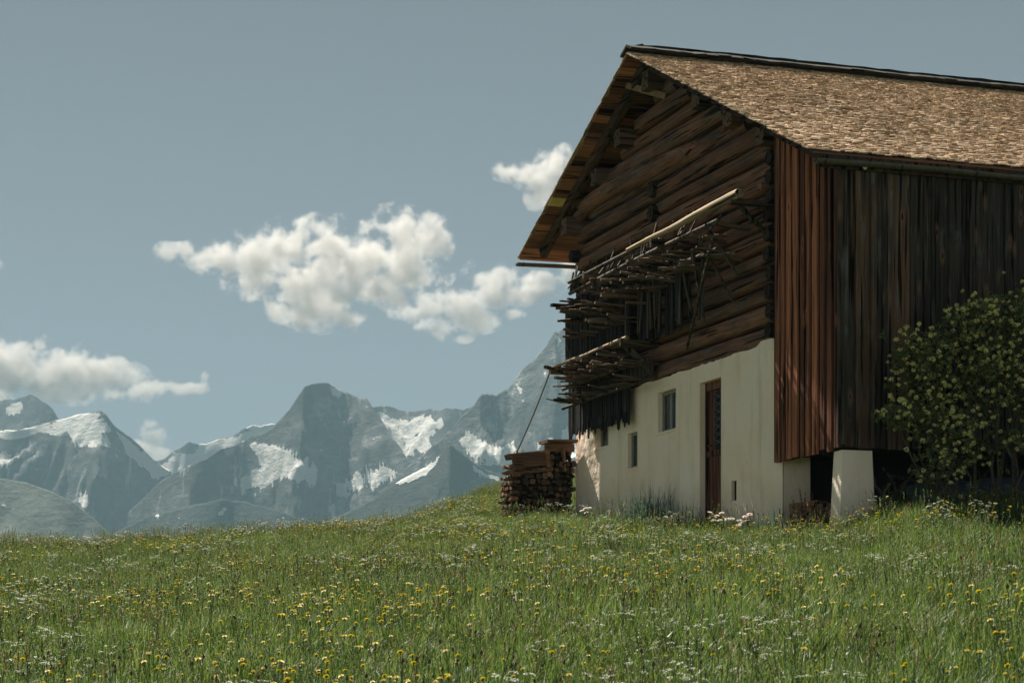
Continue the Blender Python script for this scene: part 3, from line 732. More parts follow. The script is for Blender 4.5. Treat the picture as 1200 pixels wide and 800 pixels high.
for (px, py, r, d) in blobs:
    c = side_pt(px, py, 2.70 + random.uniform(-.25, .25)) - S0
    rt = min(roots, key=lambda q: abs((q - S0).y - c.y) + random.random() * .5) - S0; rt.z = gz((rt + S0).x, (rt + S0).y) - S0.z - .05
    mid = rt.lerp(c, .5) + Vector((random.gauss(0, .08), random.gauss(0, .1), .1))
    stems.tube([rt, rt.lerp(mid, .5) + Vector((0, random.gauss(0, .04), 0)), mid, mid.lerp(c, .6), c], [.022, .018, .014, .010, .005], 6, .1)
    for _ in range(int(140 * r)):          # twigs with sprays of leaves
        q = c + Vector((random.gauss(0, d * .5), random.gauss(0, r * .85), random.gauss(0, r * .72)))
        if random.random() < .25: stems.tube([c.lerp(q, .1), c.lerp(q, .6) + Vector((0, 0, .03)), q], [.006, .004, .003], 4)
        for _k in range(7):
            s = random.uniform(.035, .062); p = q + Vector((random.gauss(0, .04), random.gauss(0, .04), random.gauss(0, .035)))
            n = Vector((random.gauss(0, 1), random.gauss(0, 1), random.gauss(.6, 1))).normalized(); a = n.orthogonal().normalized()
            a = Matrix.Rotation(random.random() * 6.28, 3, n) @ a; b = n.cross(a); i0 = len(LV)
            LV += [p - a * s, p + b * s * .42 + n * s * .1, p + a * s, p - b * s * .42 + n * s * .1]; LF.append((i0, i0 + 1, i0 + 2, i0 + 3))
    for _ in range(int(150 * r)):
        FC.append(c + Vector((random.gauss(.1, d * .45), random.gauss(0, r * .9), random.gauss(.05, r * .78))))
stems.build('stems', MAT['bark'], sh)
me = bpy.data.meshes.new('foliage'); me.from_pydata([tuple(p) for p in LV], [], LF); me.materials.append(MAT['leaf']); link('foliage', me, sh)
def cluster_pts(r, n):
    V, Fc = [], []
    for _ in range(n):
        d = Vector((random.gauss(0, 1), random.gauss(0, 1), random.gauss(.3, .8))).normalized(); p = d * r * random.uniform(.6, 1.05)
        a = d.orthogonal().normalized(); b = d.cross(a); s = r * random.uniform(.25, .38); i0 = len(V)
        V += [p + a * s, p + b * s, p - a * s, p - b * s]; Fc.append((i0, i0 + 1, i0 + 2, i0 + 3))
    return V, Fc
fm = []
for k in range(6):
    V, Fc = cluster_pts(random.uniform(.026, .042), 30); me = bpy.data.meshes.new('flower_cluster'); me.from_pydata([tuple(p) for p in V], [], Fc); me.materials.append(MAT['petal_c']); fm.append(me)
random.shuffle(FC)
for q in FC[:100]:
    o = link('flower_cluster', random.choice(fm), sh); o.location = q; o.rotation_euler = (0, 0, random.random() * 6)
V, Fc = [], []
for q in FC[100:]:
    a, b = cluster_pts(random.uniform(.024, .04), 26); i0 = len(V); V += [p + q for p in a]; Fc += [tuple(i + i0 for i in f) for f in b]
if V:
    me = bpy.data.meshes.new('flower_clusters'); me.from_pydata([tuple(p) for p in V], [], Fc); me.materials.append(MAT['petal_c']); link('flower_clusters', me, sh)['kind'] = 'stuff'

# ------------------------------------------------------------------ meadow
def blade(m, base, az, h, w, bend, n=3):
    d = Vector((math.cos(az), math.sin(az), 0)); s = Vector((-d.y, d.x, 0)); vs = []
    for i in range(n + 1):
        f = i / n; p = Vector(base) + d * bend * h * f * f + Vector((0, 0, h * (f - .25 * bend * f * f))); ww = w * (1 - f) ** .7 if i < n else 0
        vs += [p - s * ww / 2, p + s * ww / 2] if i < n else [p]
    fs = [(2 * i, 2 * i + 1, 2 * i + 3, 2 * i + 2) for i in range(n - 1)] + [(2 * n - 2, 2 * n - 1, 2 * n)]
    m.add(vs, fs)
def ring(m, c, r, n, tilt, col=None):
    pass
def tuft(kind):
    m = MB()
    if kind < 5:
        for _ in range(66):
            a = random.random() * 6.28; r = random.random() ** .5 * .17
            blade(m, (r * math.cos(a), r * math.sin(a), -.03), random.random() * 6.28, random.uniform(.08, .20) * (1 + .13 * kind), random.uniform(.004, .0085), random.uniform(.1, .8))
        for _ in range(5):     # broad low leaves
            a = random.random() * 6.28; r = random.random() ** .5 * .15
            blade(m, (r * math.cos(a), r * math.sin(a), -.02), random.random() * 6.28, random.uniform(.08, .16), random.uniform(.018, .03), random.uniform(.6, 1.1))
    else:                      # seeding stalks
        for _ in range(26):
            a = random.random() * 6.28; r = random.random() ** .5 * .17
            blade(m, (r * math.cos(a), r * math.sin(a), -.03), random.random() * 6.28, random.uniform(.12, .26), random.uniform(.004, .008), random.uniform(.1, .6))
        for _ in range(4):
            a = random.random() * 6.28; r = random.random() ** .5 * .15; h = random.uniform(.26, .40); lean = Vector((random.gauss(0, .05), random.gauss(0, .05), 0))
            p = Vector((r * math.cos(a), r * math.sin(a), 0)); m.cur = 0
            m.tube([p, p + lean * .5 + Vector((0, 0, h * .6)), p + lean + Vector((0, 0, h))], [.002, .0017, .0012], 3, cap=False)
            m.cur = 1 if kind == 6 else 0
            for k in range(7):
                q = p + lean * (.75 + .04 * k) + Vector((0, 0, h * (.76 + .04 * k))); blade(m, q, random.random() * 6.28, .025, .007, .7, 2)
            m.cur = 0
    return m
PROTO = bpy.data.collections.new('meadow_plants')
def proto_coll(name, meshes):
    c = bpy.data.collections.new(name)
    for k, me in enumerate(meshes): c.objects.link(bpy.data.objects.new('%s_%02d' % (name, k), me))
    return c
grass_c = proto_coll('tuft', [tuft(k).mesh('tuft', [MAT['grass'], MAT['sorrel']]) for k in (0, 1, 2, 3, 4, 5, 5, 6)])

def dandelion_mesh(h, tilt):
    m = MB(); top = Vector((tilt * h * .5, 0, h)); m.cur = 0
    m.tube([(0, 0, -.02), (tilt * h * .15, 0, h * .55), top - Vector((0, 0, .008))], [.0024, .0022, .0022], 5, cap=False)
    m.tube([top - Vector((0, 0, .012)), top - Vector((0, 0, .004)), top], [.003, .006, .007], 6)
    m.cur = 1; T = Matrix.Rotation(tilt * 1.2, 3, 'Y')
    for ring_, (n, r, z, up) in enumerate([(15, .021, .0, .10), (13, .017, .004, .45), (9, .011, .007, .9), (6, .006, .009, 1.6)]):
        for k in range(n):
            a = 2 * PI * k / n + random.uniform(-.15, .15); rr = r * random.uniform(.88, 1.1); d = Vector((math.cos(a), math.sin(a), 0)); s = Vector((-d.y, d.x, 0)) * (.0042 if ring_ < 2 else .003)
            tip = d * rr + Vector((0, 0, z + up * rr * .5)); b = d * .002 + Vector((0, 0, z * .7))
            m.add([top + T @ p for p in (b - s * .5, b + s * .5, tip + s, tip - s)], [(0, 1, 2, 3)])
    return m.mesh('dandelion', [MAT['stem'], MAT['petal_y']])
def umbel_mesh(h, n):
    m = MB(); m.cur = 0
    fork = Vector((0, 0, h * .55)); m.tube([(0, 0, -.02), (.004, 0, h * .3), fork], [.004, .0035, .003], 5, cap=False)
    for k in range(n):
        a = 2 * PI * k / n + random.uniform(-.4, .4); R = random.uniform(.02, .11); hub = Vector((R * math.cos(a), R * math.sin(a), h * random.uniform(.84, 1.0)))
        m.cur = 0; m.tube([fork, fork.lerp(hub, .5) + Vector((R * .2 * math.cos(a), R * .2 * math.sin(a), 0)), hub], [.0024, .002, .0016], 4, cap=False)
        tn = Vector((random.gauss(0, .2), random.gauss(0, .2), 1)).normalized(); sz = random.uniform(.020, .034)
        for j in range(13):
            b = j * 2.4; rr = sz * math.sqrt((j + .3) / 13); u = tn.orthogonal().normalized(); v = tn.cross(u)
            c = hub + tn * (.022 - rr * .25) + (u * math.cos(b) + v * math.sin(b)) * rr
            m.cur = 0
            if j % 3 == 0: m.add([hub, c + u * .0012, c - u * .0012], [(0, 1, 2)])
            m.cur = 1; s = random.uniform(.004, .0065); e = Vector((random.gauss(0, .3), random.gauss(0, .3), 1)).normalized(); u2 = e.orthogonal().normalized(); v2 = e.cross(u2)
            m.add([c + (u2 * math.cos(t) + v2 * math.sin(t)) * s * (1 if q % 2 else .65) for q, t in enumerate(np.linspace(0, 2 * PI, 11)[:-1])], [tuple(range(10))])
    m.cur = 0
    for k in range(5): blade(m, (0, 0, h * random.uniform(.1, .5)), random.random() * 6.28, random.uniform(.06, .12), .02, 1.1, 2)
    return m.mesh('white_umbel', [MAT['stem'], MAT['petal_w']])
def spent_mesh(h):
    m = MB(); m.cur = 0; m.tube([(0, 0, -.02), (.01, 0, h * .6), (.015, 0, h)], [.0022, .002, .002], 4, cap=False)
    m.cur = 1; m.tube([(.015, 0, h - .004), (.015, 0, h + .004), (.016, 0, h + .016), (.016, 0, h + .022)], [.004, .008, .006, .002], 6)
    return m.mesh('spent_head', [MAT['stem'], MAT['seed']])
DM = [dandelion_mesh(random.uniform(.24, .40), random.uniform(-.5, .5)) for _ in range(8)]
UM = [umbel_mesh(random.uniform(.26, .44), random.choice([4, 5, 6, 7])) for _ in range(8)]
SM = [spent_mesh(random.uniform(.2, .32)) for _ in range(3)]

def in_barn(X, Y, pad=.0):
    dx, dy = X - BC[0], Y - BC[1]; lx = dx * AX[0] + dy * AX[1]; ly = dx * AY[0] + dy * AY[1]
    a = (lx > XL - pad) & (lx < XR + pad) & (ly > -pad) & (ly < 11.4)
    b = (lx > -.2) & (lx < 1.6 + pad) & (ly > .55) & (ly < 11.4)
    pier = (lx > 1.62) & (lx < 2.0) & (ly > -.16) & (ly < .42)
    c = (lx > -9.1) & (lx < -8.35) & (ly > -1.45) & (ly < .1)
    return a | b | c | pier
def field(n, ymin, ymax, um, p=1.0):
    """even spread over the meadow wedge seen from the path"""
    Y = np.sqrt(rng.uniform(ymin ** 2, ymax ** 2, n)); X = rng.uniform(-um, um, n) * Y
    return X, Y
def scatter(name, X, Y, Z, coll, scl, idx, tiltmax=.15):
    n = len(X); me = bpy.data.meshes.new(name); me.from_pydata(np.stack([X, Y, Z], -1).tolist(), [], [])
    a = me.attributes.new('rot', 'FLOAT_VECTOR', 'POINT'); r = np.stack([rng.normal(0, tiltmax, n), rng.normal(0, tiltmax, n), rng.uniform(0, 6.28, n)], -1); a.data.foreach_set('vector', r.ravel())
    a = me.attributes.new('scl', 'FLOAT', 'POINT'); a.data.foreach_set('value', scl)
    a = me.attributes.new('idx', 'INT', 'POINT'); a.data.foreach_set('value', idx.astype(np.int32))
    o = link(name, me); o['kind'] = 'stuff'
    g = bpy.data.node_groups.new(name + '_scatter', 'GeometryNodeTree')
    g.interface.new_socket('Geometry', in_out='INPUT', socket_type='NodeSocketGeometry'); g.interface.new_socket('Geometry', in_out='OUTPUT', socket_type='NodeSocketGeometry')
    N = g.nodes.new; gi = N('NodeGroupInput'); go = N('NodeGroupOutput'); ip = N('GeometryNodeInstanceOnPoints'); ci = N('GeometryNodeCollectionInfo')
    ci.inputs['Collection'].default_value = coll; ci.inputs['Separate Children'].default_value = True; ci.inputs['Reset Children'].default_value = True
    ip.inputs['Pick Instance'].default_value = True
    def attr(nm, ty):
        k = N('GeometryNodeInputNamedAttribute'); k.data_type = ty; k.inputs['Name'].default_value = nm; return k.outputs['Attribute']
    L = g.links.new
    L(gi.outputs[0], ip.inputs['Points']); L(ci.outputs[0], ip.inputs['Instance']); L(attr('idx', 'INT'), ip.inputs['Instance Index'])
    L(attr('rot', 'FLOAT_VECTOR'), ip.inputs['Rotation']); L(attr('scl', 'FLOAT'), ip.inputs['Scale']); L(ip.outputs[0], go.inputs[0])
    md = o.modifiers.new('scatter', 'NODES'); md.node_group = g
    return o
def clump_noise(X, Y, s, seed):
    return np.array([mn.fractal(Vector((x * s, y * s, seed)), 1.0, 2.0, 3) for x, y in zip(X, Y)])

X, Y = field(58000, 6.5, 64, .31); X2, Y2 = field(62000, 4, 60, .8); k2 = (np.abs(X2 / Y2) > .30) | (Y2 < 6.5)
X, Y = np.concatenate([X, X2[k2]]), np.concatenate([Y, Y2[k2]]); keep = ~in_barn(X, Y, .04) & ~((Y > 46) & (X / Y < -.06)); X, Y = X[keep], Y[keep]
hn = clump_noise(X, Y, .45, 3.0)
sc_ = np.clip(.92 + .3 * hn + rng.normal(0, .12, len(X)), .5, 1.6)
idx = np.clip(rng.integers(0, 6, len(X)) + (rng.random(len(X)) < .05) * 3, 0, 6); idx[rng.random(len(X)) < .035] = 7
o = scatter('grass', X, Y, ground_z(X, Y), grass_c, sc_, idx); o['label'] = 'mixed meadow grass covering the whole slope'

# dandelions: the nearest three hundred each by itself, the rest together
def clustered(n, ymin, ymax, um, seed, thr, s=.5):
    X, Y = field(n, ymin, ymax, um); k = ~in_barn(X, Y, .1) & (np.abs(X / Y) < um); X, Y = X[k], Y[k]
    v = clump_noise(X, Y, s, seed); k = v + rng.normal(0, .09, len(X)) > thr; return X[k], Y[k]
def flowers(name, X, Y, meshes, label, cat, group, nind, stuff_name, ss=(.55, .92)):
    o_ = np.argsort(Y); X, Y = X[o_], Y[o_]; Z = ground_z(X, Y); n = min(nind, len(X))
    vis = (np.abs(X / Y) < .262) & (Y > 8.2); 
    ind = np.where(vis)[0][:n]; rest = np.setdiff1d(np.arange(len(X)), ind)
    for i in ind:
        o = link(name, meshes[random.randrange(len(meshes))]); o.location = (X[i], Y[i], Z[i]); s = random.uniform(*ss); o.scale = (s, s, s)
        o.rotation_euler = (random.gauss(0, .1), random.gauss(0, .1), random.random() * 6.28); tag(o, label, cat, group)
    if len(rest):
        c = proto_coll(name + '_kind', meshes)
        q = scatter(stuff_name, X[rest], Y[rest], Z[rest], c, rng.uniform(ss[0], ss[1], len(rest)), rng.integers(0, len(meshes), len(rest)), .1)
        q['label'] = label
X, Y = clustered(44000, 6, 46, .70, 11.0, .12, .42)
flowers('dandelion', X, Y, DM, 'yellow dandelion in full flower in the meadow grass', 'dandelion', 'yellow dandelions in the meadow', 290, 'dandelion_drifts')
X, Y = clustered(10500, 6.5, 44, .70, 23.0, .27, .5)
flowers('white_umbel_flower', X, Y, UM, 'white lacy umbel flower standing in the meadow grass', 'wild flower', 'white umbel flowers in the meadow', 200, 'white_umbel_drifts', (.65, 1.05))
X, Y = clustered(2600, 7, 30, .29, 31.0, .1, .5)
c = proto_coll('spent', SM); o = scatter('spent_dandelions', X, Y, ground_z(X, Y), c, rng.uniform(.8, 1.2, len(X)), rng.integers(0, 3, len(X)), .12); o['label'] = 'brown spent dandelion heads among the grass'

# plants along the wall
def strap_plant(px, py, yl, n, h, lab, mat='iris', name='iris_clump', cat='plant', r=.16, wd=(.012, .024)):
    p = gable_pt(px, py, yl); w = to_world(p); w.z = float(ground_z(w.x, w.y)) - .02; m = MB()
    for _ in range(n):
        a = random.random() * 6.28; q = random.random() ** .5 * r
        blade(m, (q * math.cos(a), q * math.sin(a), 0), random.random() * 6.28, h * random.uniform(.55, 1.05), random.uniform(*wd), random.uniform(.05, .45))
    tag(m.build(name, MAT[mat], None, w), lab, cat, 'leafy clumps along the barn wall')
strap_plant(768, 590, -.30, 110, .84, 'tall blue-green iris leaves below the middle window', r=.30)
strap_plant(745, 592, -.35, 60, .64, 'lower blue-green leaf clump left of the tall iris leaves', r=.28)
strap_plant(795, 590, -.35, 50, .56, 'short blue-green leaf clump between the iris and the door', r=.25)
strap_plant(822, 590, -.22, 34, .42, 'dark strap leaves at the left foot of the door', r=.16)
strap_plant(905, 592, -.35, 46, .48, 'bluish leaf clump at the right corner of the plastered wall', r=.25)
strap_plant(696, 596, -.45, 46, .40, 'grassy clump where the woodpile meets the plastered wall', r=.3)
def rosette_mesh():
    m = MB(); m.cur = 0
    for k in range(4):
        a = random.random() * 6.28; d = Vector((math.cos(a), math.sin(a), 0)); h = random.uniform(.30, .46); top = d * random.uniform(.05, .15) + Vector((0, 0, h)); m.cur = 0
        m.tube([(0, 0, 0), top * .5 + Vector((0, 0, .04)), top], [.004, .0035, .003], 5, cap=False)
        for _ in range(3): blade(m, top * random.uniform(.2, .7), random.random() * 6.28, .12, .03, .9, 2)
        m.cur = 1
        for rr, n, up in ((.05, 7, .2), (.036, 6, .8), (.02, 5, 1.6)):
            for j in range(n):
                b = 2 * PI * j / n + random.uniform(-.2, .2); e = Vector((math.cos(b), math.sin(b), 0)); s = Vector((-e.y, e.x, 0)) * rr * .45
                m.add([top + e * .004 - s * .3, top + e * .004 + s * .3, top + e * rr + s + Vector((0, 0, up * rr * .6)), top + e * rr - s + Vector((0, 0, up * rr * .6))], [(0, 1, 2, 3)])
    return m.mesh('white_bloom', [MAT['stem'], MAT['petal_p']])
RM = [rosette_mesh() for _ in range(4)]
for px, py, yl, lab in ((836, 588, -.35, 'pinkish white bloom at the left foot of the door'), (846, 592, -.42, 'pinkish white bloom just in front of the door'), (858, 592, -.40, 'pinkish white bloom below the small wall vent'),
                    (878, 590, -.36, 'pinkish white bloom right of the wall vent'), (770, 594, -.7, 'white bloom in front of the iris leaves'), (692, 600, -.9, 'white bloom near the woodpile corner')):
    w = to_world(gable_pt(px, py, yl)); w.z = float(ground_z(w.x, w.y)); o = link('white_bloom', random.choice(RM)); o.location = w; o.rotation_euler = (random.gauss(0, .25), random.gauss(0, .25), random.random() * 6); o.scale = (.85, .85, .85)
    tag(o, lab, 'flower', 'white blooms along the barn wall')
def dock(px, py, xl, h, lab):
    w = to_world(side_pt(px, py, xl)); w.z = float(ground_z(w.x, w.y)); m = MB()
    for _ in range(4):
        d = Vector((random.gauss(0, .08), random.gauss(0, .08), h * random.uniform(.7, 1.05))); m.tube([(0, 0, 0), d * .5 + Vector((.01, 0, 0)), d], [.004, .003, .002], 4, cap=False)
        for k in range(22):
            blade(m, d * random.uniform(.45, 1.0), random.random() * 6.28, .045, .016, .9, 2)
    tag(m.build('dock_plant', MAT['sorrel'], None, w), lab, 'plant', 'reddish weeds by the barn corner')
dock(918, 590, -.1, .42, 'reddish dock stalk at the foot of the plastered corner'); dock(943, 590, .6, .72, 'tall reddish dock stalk in front of the gap beside the pier')
dock(958, 592, 1.0, .50, 'reddish dock stalk left of the white pier'); dock(972, 596, 1.6, .42, 'small reddish dock stalk touching the pier')

# ------------------------------------------------------------------ mountains
def mk_mountain(name, rock, forest, snowc=(.55, .55, .53)):
    m = NT(name); geo = m.n('ShaderNodeNewGeometry')
    at = m.n('ShaderNodeAttribute', attribute_name='snow'); gp = m.n('ShaderNodeMapping'); gp.inputs['Scale'].default_value = (1, .55, 1.5); m.l(geo.outputs['Position'], gp.inputs[0]); n = m.noise(gp.outputs[0], .014, 10, .7, .5); n2 = m.noise(gp.outputs[0], .07, 6, .65)
    fo = m.n('ShaderNodeAttribute', attribute_name='forest')
    c = m.ramp(n, [(.40, tuple(x * .3 for x in rock)), (.52, rock), (.62, tuple(x * 3.0 for x in rock))])
    f = m.math('ADD', fo.outputs['Fac'], m.math('MULTIPLY', m.math('SUBTRACT', n, .5), 1.2))
    cf = m.ramp(n2, [(.3, tuple(x * .5 for x in forest)), (.7, tuple(x * 1.5 for x in forest))])
    c = m.mix(m.ramp(f, [(.4, 0.0), (.6, 1.0)]), c, cf)
    s = m.math('ADD', at.outputs['Fac'], m.math('ADD', m.math('MULTIPLY', m.math('SUBTRACT', n, .5), 2.5), m.math('MULTIPLY', m.math('SUBTRACT', n2, .5), 1.6)))
    mp3 = m.n('ShaderNodeMapping'); mp3.inputs['Scale'].default_value = (.040, .007, .010); m.l(geo.outputs['Position'], mp3.inputs[0])
    n3 = m.noise(mp3.outputs[0], 1.0, 8, .62, .8); al = m.n('ShaderNodeAttribute', attribute_name='high')
    thin = m.math('MULTIPLY', m.ramp(n3, [(.57, 0.0), (.68, .5)]), al.outputs['Fac'])
    c = m.mix(thin, c, snowc)
    c = m.mix(m.ramp(s, [(.46, 0.0), (.54, 1.0)]), c, snowc)
    m.principled(c, .9, m.bump(n2, .5, 12), .1); return m.mat
MMAT = mk_mountain('mountain_ground', (.045, .045, .046), (.008, .013, .010), (.62, .61, .58))
MMAT_LIT = mk_mountain('sunlit_wooded_hillside', (.08, .085, .07), (.048, .058, .045), (.70, .69, .66))  # lighter copy, sunlight on the lower left hill put into its colours

def pip(px, py, poly):
    inside = np.zeros(px.shape, bool); n = len(poly)
    for i in range(n):
        x0, y0 = poly[i]; x1, y1 = poly[(i + 1) % n]
        c = ((y0 > py) != (y1 > py)); 
        if y0 != y1: inside ^= c & (px < (x1 - x0) * (py - y0) / (y1 - y0) + x0)
    return inside
def mountain(sky, dist, slope, polys, forest_z, label, rough=1.0, streak=0.0, jag=1.5, bend=.06, mat=None):
    px = np.arange(sky[0][0], sky[-1][0], 2.0); sy = np.interp(px, [s[0] for s in sky], [s[1] for s in sky])
    seed = dist * .013
    sy = sy - jag * np.array([mn.fractal(Vector((x / 14., seed, 0)), .9, 2.0, 5) for x in px])
    Yr = dist * (1 + bend * np.array([mn.noise(Vector((x / 90., seed, 7))) for x in px])); zr = (YH - sy) / F * Yr
    df = np.concatenate([np.linspace(0, 1, 90) ** 1.35]); db = np.linspace(0, 1, 10)[1:]
    V = []; rows = []; GU = []
    D = 1500.0
    for k, d in [(-1, x) for x in db[::-1]] + [(1, x) for x in df]:
        dd = d * D * (1 if k > 0 else .6); Yv = Yr - k * dd; Xv = (px - CX) / F * (Yr - (k * dd) * .35)
        amp = np.minimum(.55 * dd, 130.0) * rough
        nz = np.array([mn.hetero_terrain(Vector((x / 260., y / 420., seed)), .8, 2.1, 6, .6) for x, y in zip(Xv, Yv)])
        rd = np.array([1 - abs(mn.fractal(Vector((x / 170. + .8 * nzv, y / 330. + .3 * nzv, seed + 5)), .9, 2.2, 4)) for x, y, nzv in zip(Xv, Yv, nz)])
        fn = np.array([mn.fractal(Vector((x / 48., y / 110., seed + 9)), .75, 2.2, 5) for x, y in zip(Xv, Yv)])
        z = zr - slope * dd - np.minimum(.16 * dd, 26.0) * (fn + .6) * rough - .00012 * dd * dd * -1 - amp * (1 - rd) - amp * .22 * np.abs(nz)
        GU.append(1 - rd)
        rows.append(np.stack([Xv, Yv, np.maximum(z, -320.0)], -1))
    V = np.array(rows); ny, nx = V.shape[:2]; v = V.reshape(-1, 3)
    i = np.arange(nx * ny).reshape(ny, nx); q = np.stack([i[:-1, :-1], i[1:, :-1], i[1:, 1:], i[:-1, 1:]], -1).reshape(-1, 4)
    ppx = CX + F * v[:, 0] / v[:, 1]; ppy = YH - F * v[:, 2] / v[:, 1]
    jn = np.array([(mn.fractal(Vector(p) / 90., .8, 2.1, 5), mn.fractal(Vector(p) / 90. + Vector((31, 7, 3)), .8, 2.1, 5)) for p in v])
    sn = np.zeros(len(v))
    for poly in polys:
        for k in (.5, 1.0, 1.6): sn += pip(ppx + jn[:, 0] * 7 * k, ppy + jn[:, 1] * 6 * k, poly) / 3.0
    if streak > 0:
        gu = np.array(GU).reshape(-1); al = smooth(forest_z - 120, forest_z + 160, v[:, 2])
        sn = np.maximum(sn, np.clip((gu - .60 + streak) * 2.6 + jn[:, 1] * .45, 0, .56) * al)
    fo = np.clip(.5 - (v[:, 2] - forest_z) / 160.0, -.3, 1.3)
    me = np_mesh('mountain', v, q, None, mat or MMAT, True)
    a = me.attributes.new('snow', 'FLOAT', 'POINT'); a.data.foreach_set('value', np.clip(sn, 0, 1)); a = me.attributes.new('high', 'FLOAT', 'POINT'); a.data.foreach_set('value', smooth(forest_z - 90, forest_z + 120, v[:, 2])); a = me.attributes.new('forest', 'FLOAT', 'POINT'); a.data.foreach_set('value', fo)
    o = link('mountain', me); o['kind'] = 'structure'; o['label'] = label
mountain([(-260, 440), (-160, 455), (-60, 462), (0, 470), (15, 467), (37, 461), (50, 468), (60, 478), (66, 488), (75, 500), (100, 530)], 4400, .75,
         [[(4, 480), (14, 470), (28, 472), (30, 484), (16, 490)]], 120, 'far rocky peak at the left edge', streak=.1, jag=3)
mountain([(-260, 520), (-120, 512), (-40, 508), (0, 505), (30, 502), (60, 494), (90, 486), (117, 481), (124, 485), (135, 499), (159, 517), (180, 538), (197, 550), (230, 580), (280, 610)], 3700, .62,
         [[(-260, 525), (-60, 508), (0, 504), (30, 500), (60, 492), (100, 480), (117, 478), (126, 490), (130, 502), (114, 506), (128, 516), (130, 524), (105, 524), (86, 514), (80, 502), (62, 512), (50, 503), (20, 512), (0, 513), (-260, 530)],
          [(132, 500), (150, 512), (172, 530), (190, 546), (202, 552), (196, 563), (178, 562), (172, 548), (152, 534), (144, 516)], [(-10, 540), (10, 535), (14, 545), (0, 552)], [(95, 575), (110, 580), (104, 596), (96, 590)], [(170, 590), (185, 580), (190, 590), (178, 606)]], 130, 'snowy peak left of the valley', streak=.16)
mountain([(120, 560), (170, 545), (193, 536), (205, 528), (222, 518), (240, 520), (258, 513), (270, 512), (285, 503), (297, 497), (305, 499), (318, 496), (340, 500), (380, 520), (420, 540)], 4600, .6,
         [[(170, 550), (193, 536), (205, 530), (215, 528), (225, 530), (240, 519), (262, 515), (280, 512), (300, 500), (330, 496), (340, 520), (280, 540), (180, 560)]], 60, 'distant snowfield ridge at the head of the valley', streak=.2)
mountain([(150, 600), (190, 562), (220, 546), (250, 531), (290, 514), (320, 500), (338, 480), (350, 463), (358, 453), (366, 449), (376, 448), (386, 450), (395, 455), (410, 461), (420, 466), (431, 468), (437, 478), (445, 488), (460, 512), (480, 540), (520, 570), (600, 620)], 3300, .78,
         [[(292, 518), (312, 520), (338, 530), (372, 553), (366, 566), (332, 560), (308, 574), (290, 580), (270, 563), (300, 556), (308, 545)], [(386, 452), (400, 458), (398, 466), (388, 462)], [(392, 568), (420, 556), (455, 546), (468, 552), (448, 563), (420, 574), (396, 578)], [(382, 590), (394, 586), (392, 597), (380, 598)]], 60, 'dark pyramid peak in the middle of the range', streak=-.12, jag=2.6)
mountain([(380, 520), (420, 490), (436, 478), (446, 476), (458, 476), (466, 479), (478, 481), (490, 482), (500, 480), (510, 481), (522, 477), (534, 478), (542, 480), (552, 478), (580, 490), (640, 510)], 4050, .5,
         [[(440, 488), (446, 484), (466, 492), (482, 491), (500, 488), (512, 494), (522, 490), (530, 500), (516, 506), (505, 516), (512, 522), (492, 530), (470, 536), (455, 520)]], -40, 'snowy saddle between the two dark peaks', streak=.12, jag=2.5)
mountain([(440, 580), (480, 545), (520, 512), (545, 484), (556, 473), (564, 464), (572, 461), (582, 462), (590, 458), (600, 449), (608, 437), (616, 428), (625, 424), (632, 414), (640, 404), (650, 391), (656, 388), (664, 379), (680, 376), (720, 378), (780, 390), (850, 420), (950, 470), (1080, 540), (1300, 600)], 3150, .72,
         [[(532, 520), (543, 504), (556, 511), (578, 521), (600, 522), (612, 534), (606, 548), (580, 543), (560, 536), (546, 530)], [(622, 527), (650, 513), (690, 500), (700, 530), (640, 535)], [(636, 440), (642, 436), (641, 444)], [(652, 396), (657, 398), (655, 412)], [(604, 450), (610, 447), (608, 456)]], 40, 'tall rock mountain rising behind the barn', streak=-.05, jag=5)
mountain([(250, 660), (300, 640), (340, 628), (400, 603), (430, 588), (470, 562), (500, 546), (515, 532), (527, 519), (540, 530), (556, 542), (575, 552), (600, 556), (640, 552), (700, 556), (800, 570), (1000, 600), (1300, 620)], 2700, .55,
         [[(455, 560), (500, 545), (512, 537), (500, 556), (470, 570)], [(552, 548), (572, 552), (590, 560), (575, 562)]], 400, 'forested spur below the saddle', streak=.03)
mountain([(60, 660), (120, 630), (170, 606), (220, 592), (262, 584), (300, 590), (350, 606), (400, 622), (460, 650)], 2950, .5,
         [[(175, 604), (185, 600), (182, 612)], [(255, 600), (270, 595), (268, 606)]], 400, 'low forested slope in front of the middle peak', streak=.06)
mountain([(-300, 530), (-160, 540), (-60, 550), (0, 560), (30, 565), (60, 575), (90, 591), (110, 607), (130, 626), (170, 660)], 2450, .5, [], 600, 'smooth dark hillside at the lower left', rough=.5, jag=.8, mat=MMAT_LIT)

